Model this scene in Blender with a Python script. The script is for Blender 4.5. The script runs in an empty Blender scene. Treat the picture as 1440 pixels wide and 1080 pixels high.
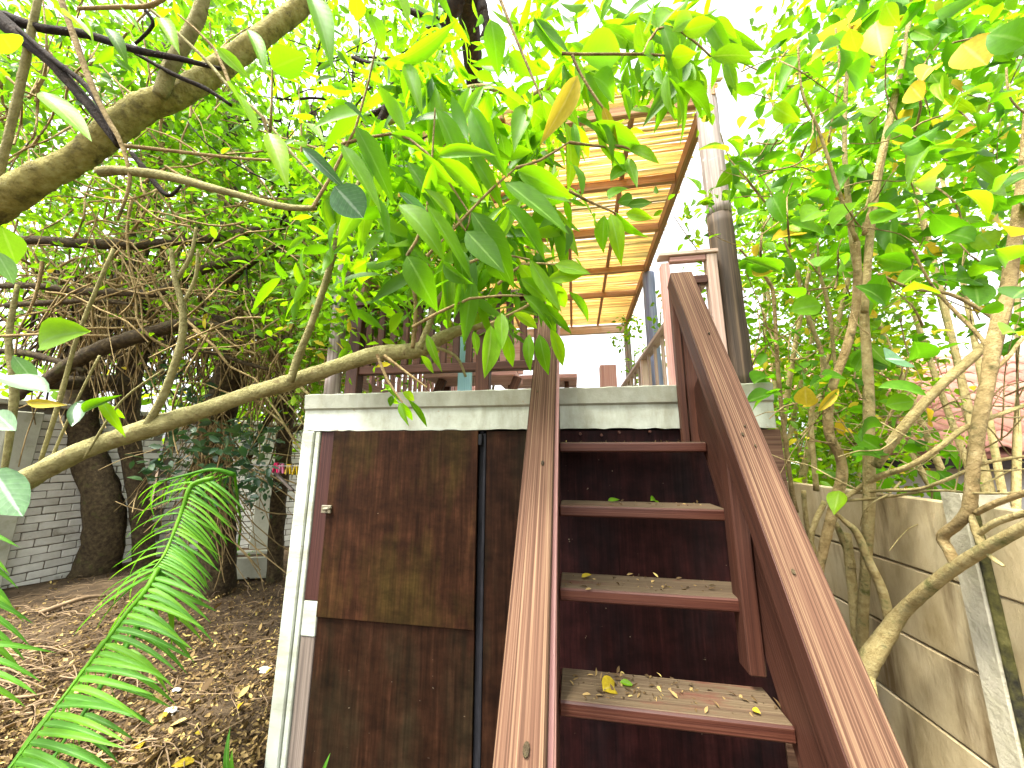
import bpy, bmesh, math, random
import numpy as np
from mathutils import Vector, Matrix, Quaternion

random.seed(7)
rng = np.random.default_rng(7)
SC = bpy.context.scene
COL = SC.collection

# ------------------------------------------------------------------ camera
F, PITCH, YAW, ROLL, H = 509.0, .194, .167, .004, 1.45


def _rot(p, y, r):
    cy, sy, cp, sp, cr, sr = (math.cos(y), math.sin(y), math.cos(p), math.sin(p), math.cos(r), math.sin(r))
    Rz = np.array([[cy, sy, 0], [-sy, cy, 0], [0, 0, 1]])
    Rx = np.array([[1, 0, 0], [0, cp, sp], [0, -sp, cp]])
    B = np.array([[1, 0, 0], [0, 0, -1], [0, 1, 0]])
    Rr = np.array([[cr, -sr, 0], [sr, cr, 0], [0, 0, 1]])
    return Rr @ B @ Rx @ Rz


RM = _rot(PITCH, YAW, ROLL)
EYE = np.array([0, 0, H])
cam_data = bpy.data.cameras.new('camera')
cam = bpy.data.objects.new('camera', cam_data)
COL.objects.link(cam)
cam_data.sensor_width = 36
cam_data.lens = 36 * F / 1440
cam_data.clip_start = .02
cam_data.clip_end = 600
cam.matrix_world = Matrix(((RM[0][0], -RM[1][0], -RM[2][0], 0), (RM[0][1], -RM[1][1], -RM[2][1], 0),
                           (RM[0][2], -RM[1][2], -RM[2][2], H), (0, 0, 0, 1)))
SC.camera = cam

# ------------------------------------------------------------------ light
SUN_EL, SUN_AZ = math.radians(64), math.radians(-140)      # azimuth from +Y towards +X
world = bpy.data.worlds.new('World')
SC.world = world
world.use_nodes = True
wn = world.node_tree
bg = wn.nodes['Background']
skyt = wn.nodes.new('ShaderNodeTexSky')
skyt.sky_type = 'NISHITA'
skyt.sun_disc = False
skyt.sun_elevation = SUN_EL
skyt.sun_rotation = SUN_AZ
skyt.air_density = 1.0
skyt.dust_density = 5.0
skyt.ozone_density = .5
hs_ = wn.nodes.new('ShaderNodeHueSaturation')          # hazy white sky
hs_.inputs['Saturation'].default_value = .08
wn.links.new(skyt.outputs[0], hs_.inputs['Color'])
wn.links.new(hs_.outputs[0], bg.inputs[0])
bg.inputs[1].default_value = .15
sun_data = bpy.data.lights.new('sun', 'SUN')
sun_data.energy = 2.4
sun_data.angle = math.radians(14)
sun_data.color = (1, .94, .82)
sun = bpy.data.objects.new('sun', sun_data)
COL.objects.link(sun)
sd = Vector((math.sin(SUN_AZ) * math.cos(SUN_EL), math.cos(SUN_AZ) * math.cos(SUN_EL), math.sin(SUN_EL)))
sun.rotation_euler = sd.to_track_quat('Z', 'Y').to_euler()
SC.view_settings.view_transform = 'Standard'
SC.view_settings.look = 'None'
SC.view_settings.gamma = 1
SC.view_settings.exposure = 2.4
SC.view_settings.use_curve_mapping = False
SC.render.engine = 'CYCLES'
SC.cycles.max_bounces = 8
SC.cycles.diffuse_bounces = 4
SC.cycles.transmission_bounces = 5


# ------------------------------------------------------------------ geometry helpers
def ray(u, v):
    return RM.T @ np.array([(u - 720) / F, (v - 540) / F, 1.0])


def atd(u, v, d):
    return Vector(EYE + ray(u, v) * d)


def aty(u, v, y):
    r = ray(u, v)
    return Vector(EYE + r * (y / r[1]))


def atx(u, v, x):
    r = ray(u, v)
    return Vector(EYE + r * (x / r[0]))


def atz(u, v, z):
    r = ray(u, v)
    return Vector(EYE + r * ((z - H) / r[2]))


def depth_of(p):
    return float(RM[2] @ (np.array(p) - EYE))


def empty(name, label, cat, loc=(0, 0, 0), group=None):
    o = bpy.data.objects.new(name, None)
    COL.objects.link(o)
    o.location = loc
    o.empty_display_size = .1
    o['label'] = label
    o['category'] = cat
    if group:
        o['group'] = group
    return o


def tag(o, label=None, cat=None, group=None, kind=None):
    for k, v in (('label', label), ('category', cat), ('group', group), ('kind', kind)):
        if v:
            o[k] = v
    return o


def root_loc(p):
    l = Vector((0, 0, 0))
    while p is not None:
        l = l + p.location
        p = p.parent
    return l


def place(name, me, parent=None, M=None, mat=None):
    """link a mesh; M is its world matrix"""
    if mat is not None and not me.materials:
        me.materials.append(mat)
    o = bpy.data.objects.new(name, me)
    COL.objects.link(o)
    M = M or Matrix.Identity(4)
    if parent is not None:
        o.parent = parent
        PM = WM.get(parent.name, Matrix.Translation(parent.location))
        o.matrix_basis = PM.inverted() @ M
    else:
        o.matrix_basis = M
    WM[o.name] = M
    return o


WM = {}


def mesh_from(name, verts, faces, smooth=False, uvs=None):
    me = bpy.data.meshes.new(name)
    me.from_pydata([tuple(v) for v in verts], [], faces)
    me.update()
    if uvs is not None:
        uv = me.uv_layers.new(name='UVMap')
        for l in me.loops:
            uv.data[l.index].uv = uvs[l.vertex_index]
    if smooth:
        me.polygons.foreach_set('use_smooth', [True] * len(me.polygons))
    return me


def bm_mesh(name, bm, smooth=False):
    me = bpy.data.meshes.new(name)
    bm.normal_update()
    bm.to_mesh(me)
    bm.free()
    if smooth:
        me.polygons.foreach_set('use_smooth', [True] * len(me.polygons))
    return me


def box_mesh(name, sx, sy, sz, bev=.004, segs=1, jitter=0):
    bm = bmesh.new()
    bmesh.ops.create_cube(bm, size=1)
    for v in bm.verts:
        v.co = Vector((v.co.x * sx, v.co.y * sy, v.co.z * sz))
        if jitter:
            v.co += Vector((random.uniform(-1, 1), random.uniform(-1, 1), random.uniform(-1, 1))) * jitter
    if bev:
        bmesh.ops.bevel(bm, geom=list(bm.edges), offset=min(bev, sx * .4, sy * .4, sz * .4), segments=segs, affect='EDGES')
    return bm_mesh(name, bm)


def abox(name, lo, hi, mat, parent, bev=.004, axis=None):
    lo, hi = Vector(lo), Vector(hi)
    s = hi - lo
    c = (hi + lo) / 2
    # local X is the longest axis, so that the grain runs along the piece
    ax = max(range(3), key=lambda i: s[i]) if axis is None else axis
    if ax == 0:
        R = Matrix.Identity(4)
        d = s
    elif ax == 1:
        R = Matrix(((0, -1, 0, 0), (1, 0, 0, 0), (0, 0, 1, 0), (0, 0, 0, 1)))
        d = Vector((s.y, s.x, s.z))
    else:
        R = Matrix(((0, 0, -1, 0), (0, 1, 0, 0), (1, 0, 0, 0), (0, 0, 0, 1)))
        d = Vector((s.z, s.y, s.x))
    me = box_mesh(name, d.x, d.y, d.z, bev)
    return place(name, me, parent, Matrix.Translation(c) @ R, mat)


def board(name, p0, p1, w, t, side, mat, parent, bev=.005):
    """board from p0 to p1 (centre line), width w along 'side', thickness t"""
    p0, p1 = Vector(p0), Vector(p1)
    x = (p1 - p0)
    L = x.length
    x.normalize()
    y = (Vector(side) - x * Vector(side).dot(x)).normalized()
    z = x.cross(y)
    M = Matrix((x, y, z)).transposed().to_4x4()
    M.translation = (p0 + p1) / 2
    me = box_mesh(name, L, w, t, bev)
    return place(name, me, parent, M, mat)


def tube_verts(pts, rad, sides=8, wob=0.0, V=None, Fc=None, cap=True, sub=4):
    """appends a tapered tube along a smoothed path to V, Fc"""
    P = [Vector(p) for p in pts]
    pp, rr = [], []
    n = len(P)
    for i in range(n - 1):
        a = P[max(i - 1, 0)]
        b = P[i]
        c = P[i + 1]
        d = P[min(i + 2, n - 1)]
        for k in range(sub):
            t = k / sub
            t2, t3 = t * t, t * t * t
            pp.append(.5 * ((2 * b) + (c - a) * t + (2 * a - 5 * b + 4 * c - d) * t2 + (3 * b - a - 3 * c + d) * t3))
            rr.append(rad[i] * (1 - t) + rad[i + 1] * t)
    pp.append(P[-1])
    rr.append(rad[-1])
    up = Vector((.31, .17, .93)).normalized()
    base = len(V)
    m = len(pp)
    for i in range(m):
        d = (pp[min(i + 1, m - 1)] - pp[max(i - 1, 0)]).normalized()
        u = d.cross(up)
        if u.length < .05:
            u = d.cross(Vector((1, 0, 0)))
        u.normalize()
        v = d.cross(u)
        r = rr[i]
        for s in range(sides):
            a = 2 * math.pi * s / sides
            k = r * (1 + wob * random.uniform(-1, 1))
            V.append(pp[i] + (u * math.cos(a) + v * math.sin(a)) * k)
    for i in range(m - 1):
        for s in range(sides):
            s2 = (s + 1) % sides
            Fc.append((base + i * sides + s, base + i * sides + s2, base + (i + 1) * sides + s2, base + (i + 1) * sides + s))
    if cap:
        Fc.append(tuple(base + (m - 1) * sides + s for s in range(sides)))
        Fc.append(tuple(base + s for s in reversed(range(sides))))


def limb(name, pix, mat, parent, D=None, sides=8, wob=.08, sub=4):
    """pix: (u, v, radius in photo pixels[, distance]) -> tapered limb"""
    pts, rad = [], []
    for q in pix:
        d = q[3] if len(q) > 3 else D
        pts.append(atd(q[0], q[1], d))
        rad.append(q[2] * d / F)
    V, Fc = [], []
    tube_verts(pts, rad, sides, wob, V, Fc, sub=sub)
    return place(name, mesh_from(name, V, Fc, True), parent, None, mat)


def tubes(name, paths, mat, parent, sides=4, wob=0.05, sub=2, smooth=True):
    V, Fc = [], []
    for pts, rad in paths:
        tube_verts(pts, rad, sides, wob, V, Fc, cap=False, sub=sub)
    return place(name, mesh_from(name, V, Fc, smooth), parent, None, mat)


# ------------------------------------------------------------------ materials
def new_mat(name):
    m = bpy.data.materials.new(name)
    m.use_nodes = True
    nt = m.node_tree
    b = nt.nodes['Principled BSDF']
    return m, nt, b


def N(nt, t, **kw):
    n = nt.nodes.new(t)
    for k, v in kw.items():
        setattr(n, k, v)
    return n


def mapping(nt, scale, coord='Object', rnd=True):
    tc = N(nt, 'ShaderNodeTexCoord')
    mp = N(nt, 'ShaderNodeMapping')
    mp.inputs['Scale'].default_value = scale
    nt.links.new(tc.outputs[coord], mp.inputs['Vector'])
    if rnd:
        oi = N(nt, 'ShaderNodeObjectInfo')
        mu = N(nt, 'ShaderNodeMath', operation='MULTIPLY')
        mu.inputs[1].default_value = 37.0
        nt.links.new(oi.outputs['Random'], mu.inputs[0])
        nt.links.new(mu.outputs[0], mp.inputs['Location'])
    return mp


def noise(nt, vec, scale, detail=4, rough=.55):
    n = N(nt, 'ShaderNodeTexNoise')
    n.inputs['Scale'].default_value = scale
    n.inputs['Detail'].default_value = detail
    n.inputs['Roughness'].default_value = rough
    nt.links.new(vec, n.inputs['Vector'])
    return n.outputs['Fac']


def ramp(nt, fac, stops):
    r = N(nt, 'ShaderNodeValToRGB')
    el = r.color_ramp.elements
    while len(el) < len(stops):
        el.new(.5)
    for e, (p, c) in zip(el, stops):
        e.position = p
        e.color = (*c, 1) if len(c) == 3 else c
    nt.links.new(fac, r.inputs[0])
    return r.outputs[0]


def mixc(nt, fac, a, b, mode='MIX'):
    m = N(nt, 'ShaderNodeMix', data_type='RGBA', blend_type=mode)
    for sock, val in ((m.inputs[0], fac), (m.inputs[6], a), (m.inputs[7], b)):
        if isinstance(val, (int, float)):
            sock.default_value = val
        elif isinstance(val, tuple):
            sock.default_value = (*val, 1)
        else:
            nt.links.new(val, sock)
    return m.outputs[2]


def bump(nt, b, h, strength=.4, dist=.01):
    n = N(nt, 'ShaderNodeBump')
    n.inputs['Strength'].default_value = strength
    n.inputs['Distance'].default_value = dist
    nt.links.new(h, n.inputs['Height'])
    nt.links.new(n.outputs[0], b.inputs['Normal'])


def rand_val(nt, col, lo, hi):
    oi = N(nt, 'ShaderNodeObjectInfo')
    mr = N(nt, 'ShaderNodeMapRange')
    mr.inputs[3].default_value = lo
    mr.inputs[4].default_value = hi
    nt.links.new(oi.outputs['Random'], mr.inputs[0])
    hs = N(nt, 'ShaderNodeHueSaturation')
    nt.links.new(mr.outputs[0], hs.inputs['Value'])
    nt.links.new(col, hs.inputs['Color'])
    return hs.outputs[0]


def wood(name, dark, mid, pale, rough=.6, worn=None, worn_at=.6, grain=1.0, spec=.3, blot=None, mixf=.45, upright=False):
    m, nt, b = new_mat(name)
    fine = mapping(nt, (150 * grain, 150 * grain, 1.2) if upright else (1.2, 150 * grain, 150 * grain))
    f = noise(nt, fine.outputs[0], 1, 3, .6)
    coarse = mapping(nt, (22, 22, .9) if upright else (.9, 22, 22))
    c = noise(nt, coarse.outputs[0], 1, 4, .6)
    col = ramp(nt, f, [(.33, dark), (.5, mid), (.68, pale)])
    col2 = ramp(nt, c, [(.35, dark), (.6, mid), (.8, pale)])
    out = mixc(nt, mixf, col, col2)
    if worn:
        wm = mapping(nt, (2.2, 9, 9))
        w = noise(nt, wm.outputs[0], 1.3, 6, .7)
        wf = ramp(nt, w, [(worn_at, (0, 0, 0)), (worn_at + .16, (1, 1, 1))])
        out = mixc(nt, wf, out, worn)
    if blot:
        bmap = mapping(nt, (3, 3, 3))
        w = noise(nt, bmap.outputs[0], 2.5, 5, .6)
        wf = ramp(nt, w, [(.5, (0, 0, 0)), (.7, (.8, .8, .8))])
        out = mixc(nt, wf, out, blot)
    out = rand_val(nt, out, .82, 1.18)
    nt.links.new(out, b.inputs['Base Color'])
    b.inputs['Roughness'].default_value = rough
    b.inputs['Specular IOR Level'].default_value = spec
    mxh = N(nt, 'ShaderNodeMath', operation='ADD')
    nt.links.new(f, mxh.inputs[0])
    nt.links.new(c, mxh.inputs[1])
    bump(nt, b, mxh.outputs[0], .5, .003)
    return m


def rough_mat(name, stops, scale=4, detail=6, rough=.85, bumps=.5, bdist=.01, stretch=(1, 1, 1), second=None, spec=.2, fine=30):
    m, nt, b = new_mat(name)
    mp = mapping(nt, stretch)
    n = noise(nt, mp.outputs[0], scale, detail, .62)
    col = ramp(nt, n, stops)
    if second:
        mp2 = mapping(nt, second[3] if len(second) > 3 else (1, 1, 1))
        n2 = noise(nt, mp2.outputs[0], second[1], 5, .65)
        f2 = ramp(nt, n2, [(second[2], (0, 0, 0)), (second[2] + .15, (1, 1, 1))])
        col = mixc(nt, f2, col, second[0])
    col = rand_val(nt, col, .9, 1.1)
    nt.links.new(col, b.inputs['Base Color'])
    b.inputs['Roughness'].default_value = rough
    b.inputs['Specular IOR Level'].default_value = spec
    n3 = noise(nt, mp.outputs[0], fine, 6, .7)
    bump(nt, b, n3, bumps, bdist)
    return m


def leaf_mat(name, dark, mid, lime, trans, tf=.45, rough=.5, vein=None, yellow=None, spec=.2):
    """leaf: reflecting + translucent, colour varied leaf by leaf, paler midrib and side veins from UV"""
    m, nt, b = new_mat(name)
    geo = N(nt, 'ShaderNodeNewGeometry')
    oi = N(nt, 'ShaderNodeObjectInfo')
    ad = N(nt, 'ShaderNodeMath', operation='ADD')
    nt.links.new(geo.outputs['Random Per Island'], ad.inputs[0])
    nt.links.new(oi.outputs['Random'], ad.inputs[1])
    fr = N(nt, 'ShaderNodeMath', operation='FRACT')
    nt.links.new(ad.outputs[0], fr.inputs[0])
    stops = [(0, dark), (.5, mid), (.93, lime)]
    tst = [(0, tuple(t * .55 for t in trans)), (.5, trans), (.93, (trans[0] * 1.5, trans[1] * 1.15, trans[2]))]
    if yellow:
        stops += [(.95, yellow), (1, yellow)]
        tst += [(.95, tuple(min(1, y * 1.3) for y in yellow)), (1, yellow)]
    col = ramp(nt, fr.outputs[0], stops)
    tcol = ramp(nt, fr.outputs[0], tst)
    if vein:
        uv = N(nt, 'ShaderNodeUVMap')
        sp = N(nt, 'ShaderNodeSeparateXYZ')
        nt.links.new(uv.outputs[0], sp.inputs[0])
        s1 = N(nt, 'ShaderNodeMath', operation='SUBTRACT')
        nt.links.new(sp.outputs[1], s1.inputs[0])
        s1.inputs[1].default_value = .5
        ab = N(nt, 'ShaderNodeMath', operation='ABSOLUTE')
        nt.links.new(s1.outputs[0], ab.inputs[0])
        rib = ramp(nt, ab.outputs[0], [(.02, (1, 1, 1)), (.06, (0, 0, 0))])
        # side veins: slanted waves
        m1 = N(nt, 'ShaderNodeMath', operation='MULTIPLY_ADD')
        nt.links.new(ab.outputs[0], m1.inputs[0])
        m1.inputs[1].default_value = -.45
        nt.links.new(sp.outputs[0], m1.inputs[2])
        m2 = N(nt, 'ShaderNodeMath', operation='MULTIPLY')
        nt.links.new(m1.outputs[0], m2.inputs[0])
        m2.inputs[1].default_value = 62
        sn = N(nt, 'ShaderNodeMath', operation='SINE')
        nt.links.new(m2.outputs[0], sn.inputs[0])
        sv = ramp(nt, sn.outputs[0], [(.86, (0, 0, 0)), (1, (.2, .2, .2))])
        va = mixc(nt, 1.0, rib, sv, 'ADD')
        col = mixc(nt, va, col, vein)
        bump(nt, b, sn.outputs[0], .06, .0006)
    # blotches within a leaf
    mp = mapping(nt, (1, 1, 1))
    n = noise(nt, mp.outputs[0], 7, 3)
    sh = ramp(nt, n, [(.3, (.75, .75, .75)), (.7, (1.2, 1.2, 1.1))])
    col = mixc(nt, 1.0, col, sh, 'MULTIPLY')
    nt.links.new(col, b.inputs['Base Color'])
    b.inputs['Roughness'].default_value = rough
    b.inputs['Specular IOR Level'].default_value = spec
    tr = N(nt, 'ShaderNodeBsdfTranslucent')
    nt.links.new(tcol, tr.inputs['Color'])
    mx = N(nt, 'ShaderNodeMixShader')
    mx.inputs[0].default_value = tf
    nt.links.new(b.outputs[0], mx.inputs[1])
    nt.links.new(tr.outputs[0], mx.inputs[2])
    nt.links.new(mx.outputs[0], nt.nodes['Material Output'].inputs['Surface'])
    return m


MT = {}
MT['rail'] = wood('rail_wood', (.030, .013, .007), (.078, .039, .023), (.165, .108, .062), .8, worn=(.19, .13, .06), worn_at=.7, mixf=.2, grain=1.9, spec=.16)
MT['railpale'] = wood('weathered_edge_wood', (.13, .06, .05), (.25, .14, .115), (.38, .26, .21), .7, worn=(.16, .06, .045), worn_at=.7, grain=1.2, spec=.18)
MT['board'] = wood('brown_board', (.035, .017, .010), (.085, .046, .028), (.16, .10, .065), .7, worn=(.05, .022, .015), worn_at=.62, spec=.15)
MT['redwood'] = wood('red_stained_wood', (.022, .007, .004), (.048, .015, .008), (.095, .036, .021), .6, worn=(.16, .1, .07), worn_at=.72)
MT['tread'] = wood('tread_wood', (.026, .007, .004), (.056, .016, .009), (.11, .045, .026), .5, worn=(.22, .12, .08), worn_at=.75)
MT['treadtop'] = wood('worn_tread_top', (.06, .036, .02), (.095, .066, .035), (.18, .135, .078), .78, worn=(.10, .03, .018), worn_at=.55)
MT['post'] = wood('post_wood', (.028, .009, .005), (.064, .021, .011), (.125, .05, .027), .6, worn=(.2, .12, .07), worn_at=.74)
MT['palewood'] = wood('sunlit_pale_wood', (.28, .17, .135), (.46, .33, .27), (.6, .48, .41), .6, worn=(.55, .45, .38), worn_at=.62)  # lightened: sun on the bay's cap and posts is in the colour
MT['pinkwood'] = wood('pink_wood', (.3, .13, .11), (.42, .22, .19), (.58, .38, .34), .6, worn=(.6, .5, .46), worn_at=.7)
MT['pole'] = wood('pole_wood', (.018, .012, .008), (.055, .036, .022), (.15, .10, .06), .7, worn=(.2, .19, .18), worn_at=.68, grain=.5, upright=True)
MT['greypole'] = wood('weathered_sunlit_pole_wood', (.13, .1, .09), (.25, .2, .18), (.42, .37, .36), .7, worn=(.5, .46, .44), worn_at=.6, grain=.5, upright=True)
MT['beam'] = wood('beam_wood', (.2, .095, .04), (.36, .19, .085), (.48, .3, .15), .6, worn=(.5, .36, .2), worn_at=.72)
MT['blue'] = wood('blue_paint', (.2, .38, .46), (.3, .52, .6), (.42, .62, .68), .5)
MT['bluepole'] = wood('skylit_blue_pole', (.12, .12, .2), (.22, .25, .42), (.4, .45, .6), .6, grain=.5, upright=True)  # bluish sky light on the pole painted into its colour
MT['greytimber'] = wood('bare_grey_timber', (.07, .055, .045), (.15, .12, .1), (.28, .23, .19), .75, worn=(.1, .03, .028), worn_at=.7)
MT['maroon'] = wood('maroon_paint', (.016, .004, .003), (.036, .009, .007), (.09, .036, .024), .65, worn=(.2, .16, .12), worn_at=.66)


def ply(name, base, streak, moss, low):
    m, nt, b = new_mat(name)
    mp = mapping(nt, (2.2, 16, 16), rnd=False)
    n = noise(nt, mp.outputs[0], 1.4, 7, .68)
    col = ramp(nt, n, [(.28, base), (.55, streak), (.78, low)])
    mp2 = mapping(nt, (1.1, 3.2, 3.2))
    n2 = noise(nt, mp2.outputs[0], 1.7, 5, .6)
    f2 = ramp(nt, n2, [(.44, (0, 0, 0)), (.7, (.9, .9, .9))])
    col = mixc(nt, f2, col, moss)
    mp3 = mapping(nt, (3, 90, 90))
    n3 = noise(nt, mp3.outputs[0], 1, 3, .5)
    g = ramp(nt, n3, [(.3, (.65, .65, .65)), (.7, (1.3, 1.3, 1.3))])
    col = mixc(nt, 1.0, col, g, 'MULTIPLY')
    mpm = mapping(nt, (1, 1, .6))
    nm = noise(nt, mpm.outputs[0], 13, 6, .7)
    gm = ramp(nt, nm, [(.3, (.5, .5, .5)), (.7, (1.5, 1.45, 1.4))])
    col = mixc(nt, 1.0, col, gm, 'MULTIPLY')
    # small pale flecks
    mp4 = mapping(nt, (1, 1, 1))
    n4 = noise(nt, mp4.outputs[0], 46, 2, .5)
    f4 = ramp(nt, n4, [(.76, (0, 0, 0)), (.8, (.7, .7, .7))])
    col = mixc(nt, f4, col, (.25, .2, .14))
    nt.links.new(col, b.inputs['Base Color'])
    b.inputs['Roughness'].default_value = .62
    b.inputs['Specular IOR Level'].default_value = .08
    bump(nt, b, n3, .4, .002)
    return m


MT['ply'] = ply('brown_plywood', (.011, .0045, .002), (.027, .0105, .005), (.036, .024, .006), (.055, .023, .010))
MT['plydark'] = ply('dark_plywood', (.009, .004, .002), (.022, .009, .0045), (.015, .012, .006), (.045, .02, .010))
MT['plyred'] = ply('dark_red_plywood', (.007, .0025, .0025), (.018, .005, .005), (.006, .005, .006), (.03, .010, .009))
MT['black'] = rough_mat('black_paint', [(.3, (.008, .008, .01)), (.7, (.02, .02, .024))], 8, bumps=.2)


def painted_concrete(name, base, grime, edge=(.16, .12, .07)):
    m, nt, b = new_mat(name)
    mp = mapping(nt, (1, 1, 1), rnd=False)
    n = noise(nt, mp.outputs[0], 3.0, 6, .62)
    col = ramp(nt, n, [(.3, grime), (.52, base), (.75, tuple(min(1, c * 1.12) for c in base))])
    mp2 = mapping(nt, (5, 5, 1.2), rnd=False)
    n2 = noise(nt, mp2.outputs[0], 1.6, 6, .7)
    f2 = ramp(nt, n2, [(.47, (0, 0, 0)), (.72, (.75, .75, .75))])
    col = mixc(nt, f2, col, (.2, .19, .12))
    # hairline cracks
    vo = N(nt, 'ShaderNodeTexVoronoi', feature='DISTANCE_TO_EDGE')
    vo.inputs['Scale'].default_value = 3.3
    wv = N(nt, 'ShaderNodeVectorMath', operation='ADD')
    wn_ = N(nt, 'ShaderNodeTexNoise')
    wn_.inputs['Scale'].default_value = 7
    nt.links.new(mp.outputs[0], wn_.inputs['Vector'])
    nt.links.new(mp.outputs[0], wv.inputs[0])
    sc_ = N(nt, 'ShaderNodeVectorMath', operation='SCALE')
    sc_.inputs['Scale'].default_value = .35
    nt.links.new(wn_.outputs['Color'], sc_.inputs[0])
    nt.links.new(sc_.outputs[0], wv.inputs[1])
    nt.links.new(wv.outputs[0], vo.inputs['Vector'])
    cr = ramp(nt, vo.outputs['Distance'], [(.0, (.75, .75, .75)), (.012, (0, 0, 0))])
    nb = noise(nt, mp.outputs[0], 2.1, 3)
    nbr = ramp(nt, nb, [(.5, (0, 0, 0)), (.62, (1, 1, 1))])
    crf = mixc(nt, 1.0, cr, nbr, 'MULTIPLY')
    col = mixc(nt, crf, col, edge)
    # chips
    n4 = noise(nt, mp.outputs[0], 22, 3, .6)
    f4 = ramp(nt, n4, [(.71, (0, 0, 0)), (.74, (.8, .8, .8))])
    col = mixc(nt, f4, col, (.3, .25, .18))
    nt.links.new(col, b.inputs['Base Color'])
    b.inputs['Roughness'].default_value = .8
    n5 = noise(nt, mp.outputs[0], 60, 5, .6)
    bump(nt, b, n5, .35, .004)
    return m


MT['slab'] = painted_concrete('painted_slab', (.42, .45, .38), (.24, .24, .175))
MT['lip'] = painted_concrete('darker_slab_lip', (.30, .31, .25), (.18, .18, .13))  # front of the lip, darker in tone than the fascia below
MT['pier'] = painted_concrete('painted_timber', (.40, .44, .37), (.27, .29, .23))
MT['soil'] = rough_mat('soil', [(.3, (.028, .019, .011)), (.5, (.07, .047, .026)), (.72, (.15, .105, .06))], 6, 8, .95, .9, .03, second=((.16, .1, .05), 17, .58), fine=60)
MT['brick'] = rough_mat('painted_brick', [(.3, (.48, .47, .41)), (.55, (.62, .62, .56)), (.8, (.7, .7, .64))], 5, 6, .85, .6, .006, second=((.2, .18, .12), 3, .6), fine=45)
MT['mortar'] = rough_mat('mortar', [(.3, (.1, .09, .07)), (.7, (.2, .18, .14))], 9, bumps=.5)
MT['wallpost'] = rough_mat('wall_pier', [(.3, (.26, .26, .2)), (.7, (.42, .43, .34))], 3, bumps=.4, second=((.17, .18, .08), 2.2, .58))
MT['concrete'] = rough_mat('cast_concrete', [(.28, (.24, .18, .08)), (.5, (.5, .41, .24)), (.75, (.66, .58, .39))], 2.6, 8, .9, .7, .006, stretch=(1, 1, .45),
                           second=((.16, .11, .05), 1.8, .52, (3, 3, .4)), fine=50)
MT['concretepost'] = rough_mat('cast_concrete_post', [(.3, (.3, .28, .19)), (.6, (.44, .41, .31)), (.8, (.52, .49, .39))], 6, 8, .9, .9, .01, second=((.2, .2, .05), 2.5, .62), fine=28)
MT['moss'] = rough_mat('mossy_edge', [(.35, (.02, .019, .013)), (.52, (.09, .085, .025)), (.72, (.24, .22, .08))], 12, 6, .95, .9, .01)
MT['tile'] = rough_mat('clay_tile', [(.3, (.34, .15, .11)), (.6, (.44, .22, .17)), (.8, (.5, .3, .25))], 6, bumps=.4)
MT['house'] = rough_mat('house_plaster', [(.3, (.35, .34, .31)), (.7, (.45, .44, .4))], 3, bumps=.2)
MT['fascia'] = rough_mat('dark_fascia', [(.3, (.012, .009, .008)), (.7, (.03, .022, .018))], 5, bumps=.2)


def bark(name, stops, second, ss=(1, 1, 1)):
    return rough_mat(name, stops, 26, 8, .9, 1.0, .02, stretch=ss, second=(second[0], second[1] * 2.6, second[2] - .04), fine=75)


MT['mossbark'] = bark('mossy_bark', [(.3, (.13, .11, .03)), (.52, (.33, .29, .09)), (.75, (.47, .44, .19))], ((.09, .075, .035), 7, .58))
MT['palebark'] = bark('pale_bark', [(.3, (.2, .18, .07)), (.55, (.34, .31, .13)), (.8, (.46, .43, .22))], ((.2, .15, .07), 9, .62))
MT['darkbark'] = bark('dark_bark', [(.3, (.025, .018, .011)), (.55, (.075, .055, .028)), (.8, (.17, .135, .065))], ((.08, .085, .025), 4, .62))
MT['blackbark'] = bark('black_bark', [(.3, (.012, .009, .007)), (.6, (.035, .025, .017)), (.8, (.08, .06, .04))], ((.05, .045, .02), 6, .6))
MT['tanbark'] = bark('tan_bark', [(.3, (.27, .2, .075)), (.55, (.47, .38, .17)), (.8, (.6, .52, .3))], ((.15, .15, .045), 5, .57))
MT['brownbark'] = bark('brown_bark', [(.3, (.21, .145, .055)), (.55, (.38, .28, .125)), (.8, (.52, .42, .22))], ((.1, .085, .03), 6, .6))
MT['dryvine'] = rough_mat('dry_vine', [(.3, (.11, .075, .03)), (.55, (.28, .205, .09)), (.8, (.48, .38, .2))], 5, bumps=.4)
MT['twig'] = rough_mat('dry_twig', [(.3, (.12, .08, .045)), (.6, (.24, .17, .1)), (.8, (.36, .28, .18))], 7, bumps=.4)

MT['longleaf'] = leaf_mat('long_leaf', (.04, .115, .003), (.08, .20, .004), (.14, .28, .005), (.23, .56, .004), .52, .5, vein=(.16, .30, .05))
MT['broadleaf'] = leaf_mat('broad_leaf', (.03, .10, .004), (.065, .19, .005), (.12, .27, .006), (.17, .50, .005), .5, .5, vein=(.14, .27, .045), yellow=(.5, .36, .02))
MT['yellowleaf'] = leaf_mat('yellow_leaf', (.42, .33, .02), (.5, .38, .025), (.55, .42, .03), (.55, .42, .03), .5, .5, vein=(.55, .45, .12))
MT['limeleaf'] = leaf_mat('lime_leaf', (.1, .28, .006), (.15, .33, .006), (.2, .38, .008), (.3, .6, .008), .5, .45, vein=(.3, .45, .08))
MT['paleleaf'] = leaf_mat('silvery_leaf', (.06, .15, .06), (.09, .18, .08), (.12, .21, .11), (.1, .28, .06), .25, .4, vein=(.26, .36, .26), spec=.3)
MT['fineleaf'] = leaf_mat('fine_leaf', (.035, .10, .004), (.085, .19, .005), (.14, .27, .006), (.17, .43, .006), .5, .5)
MT['sunleaf'] = leaf_mat('bright_leaf', (.05, .15, .004), (.12, .25, .005), (.17, .29, .006), (.22, .47, .005), .5, .5, yellow=(.5, .42, .03))
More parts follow.
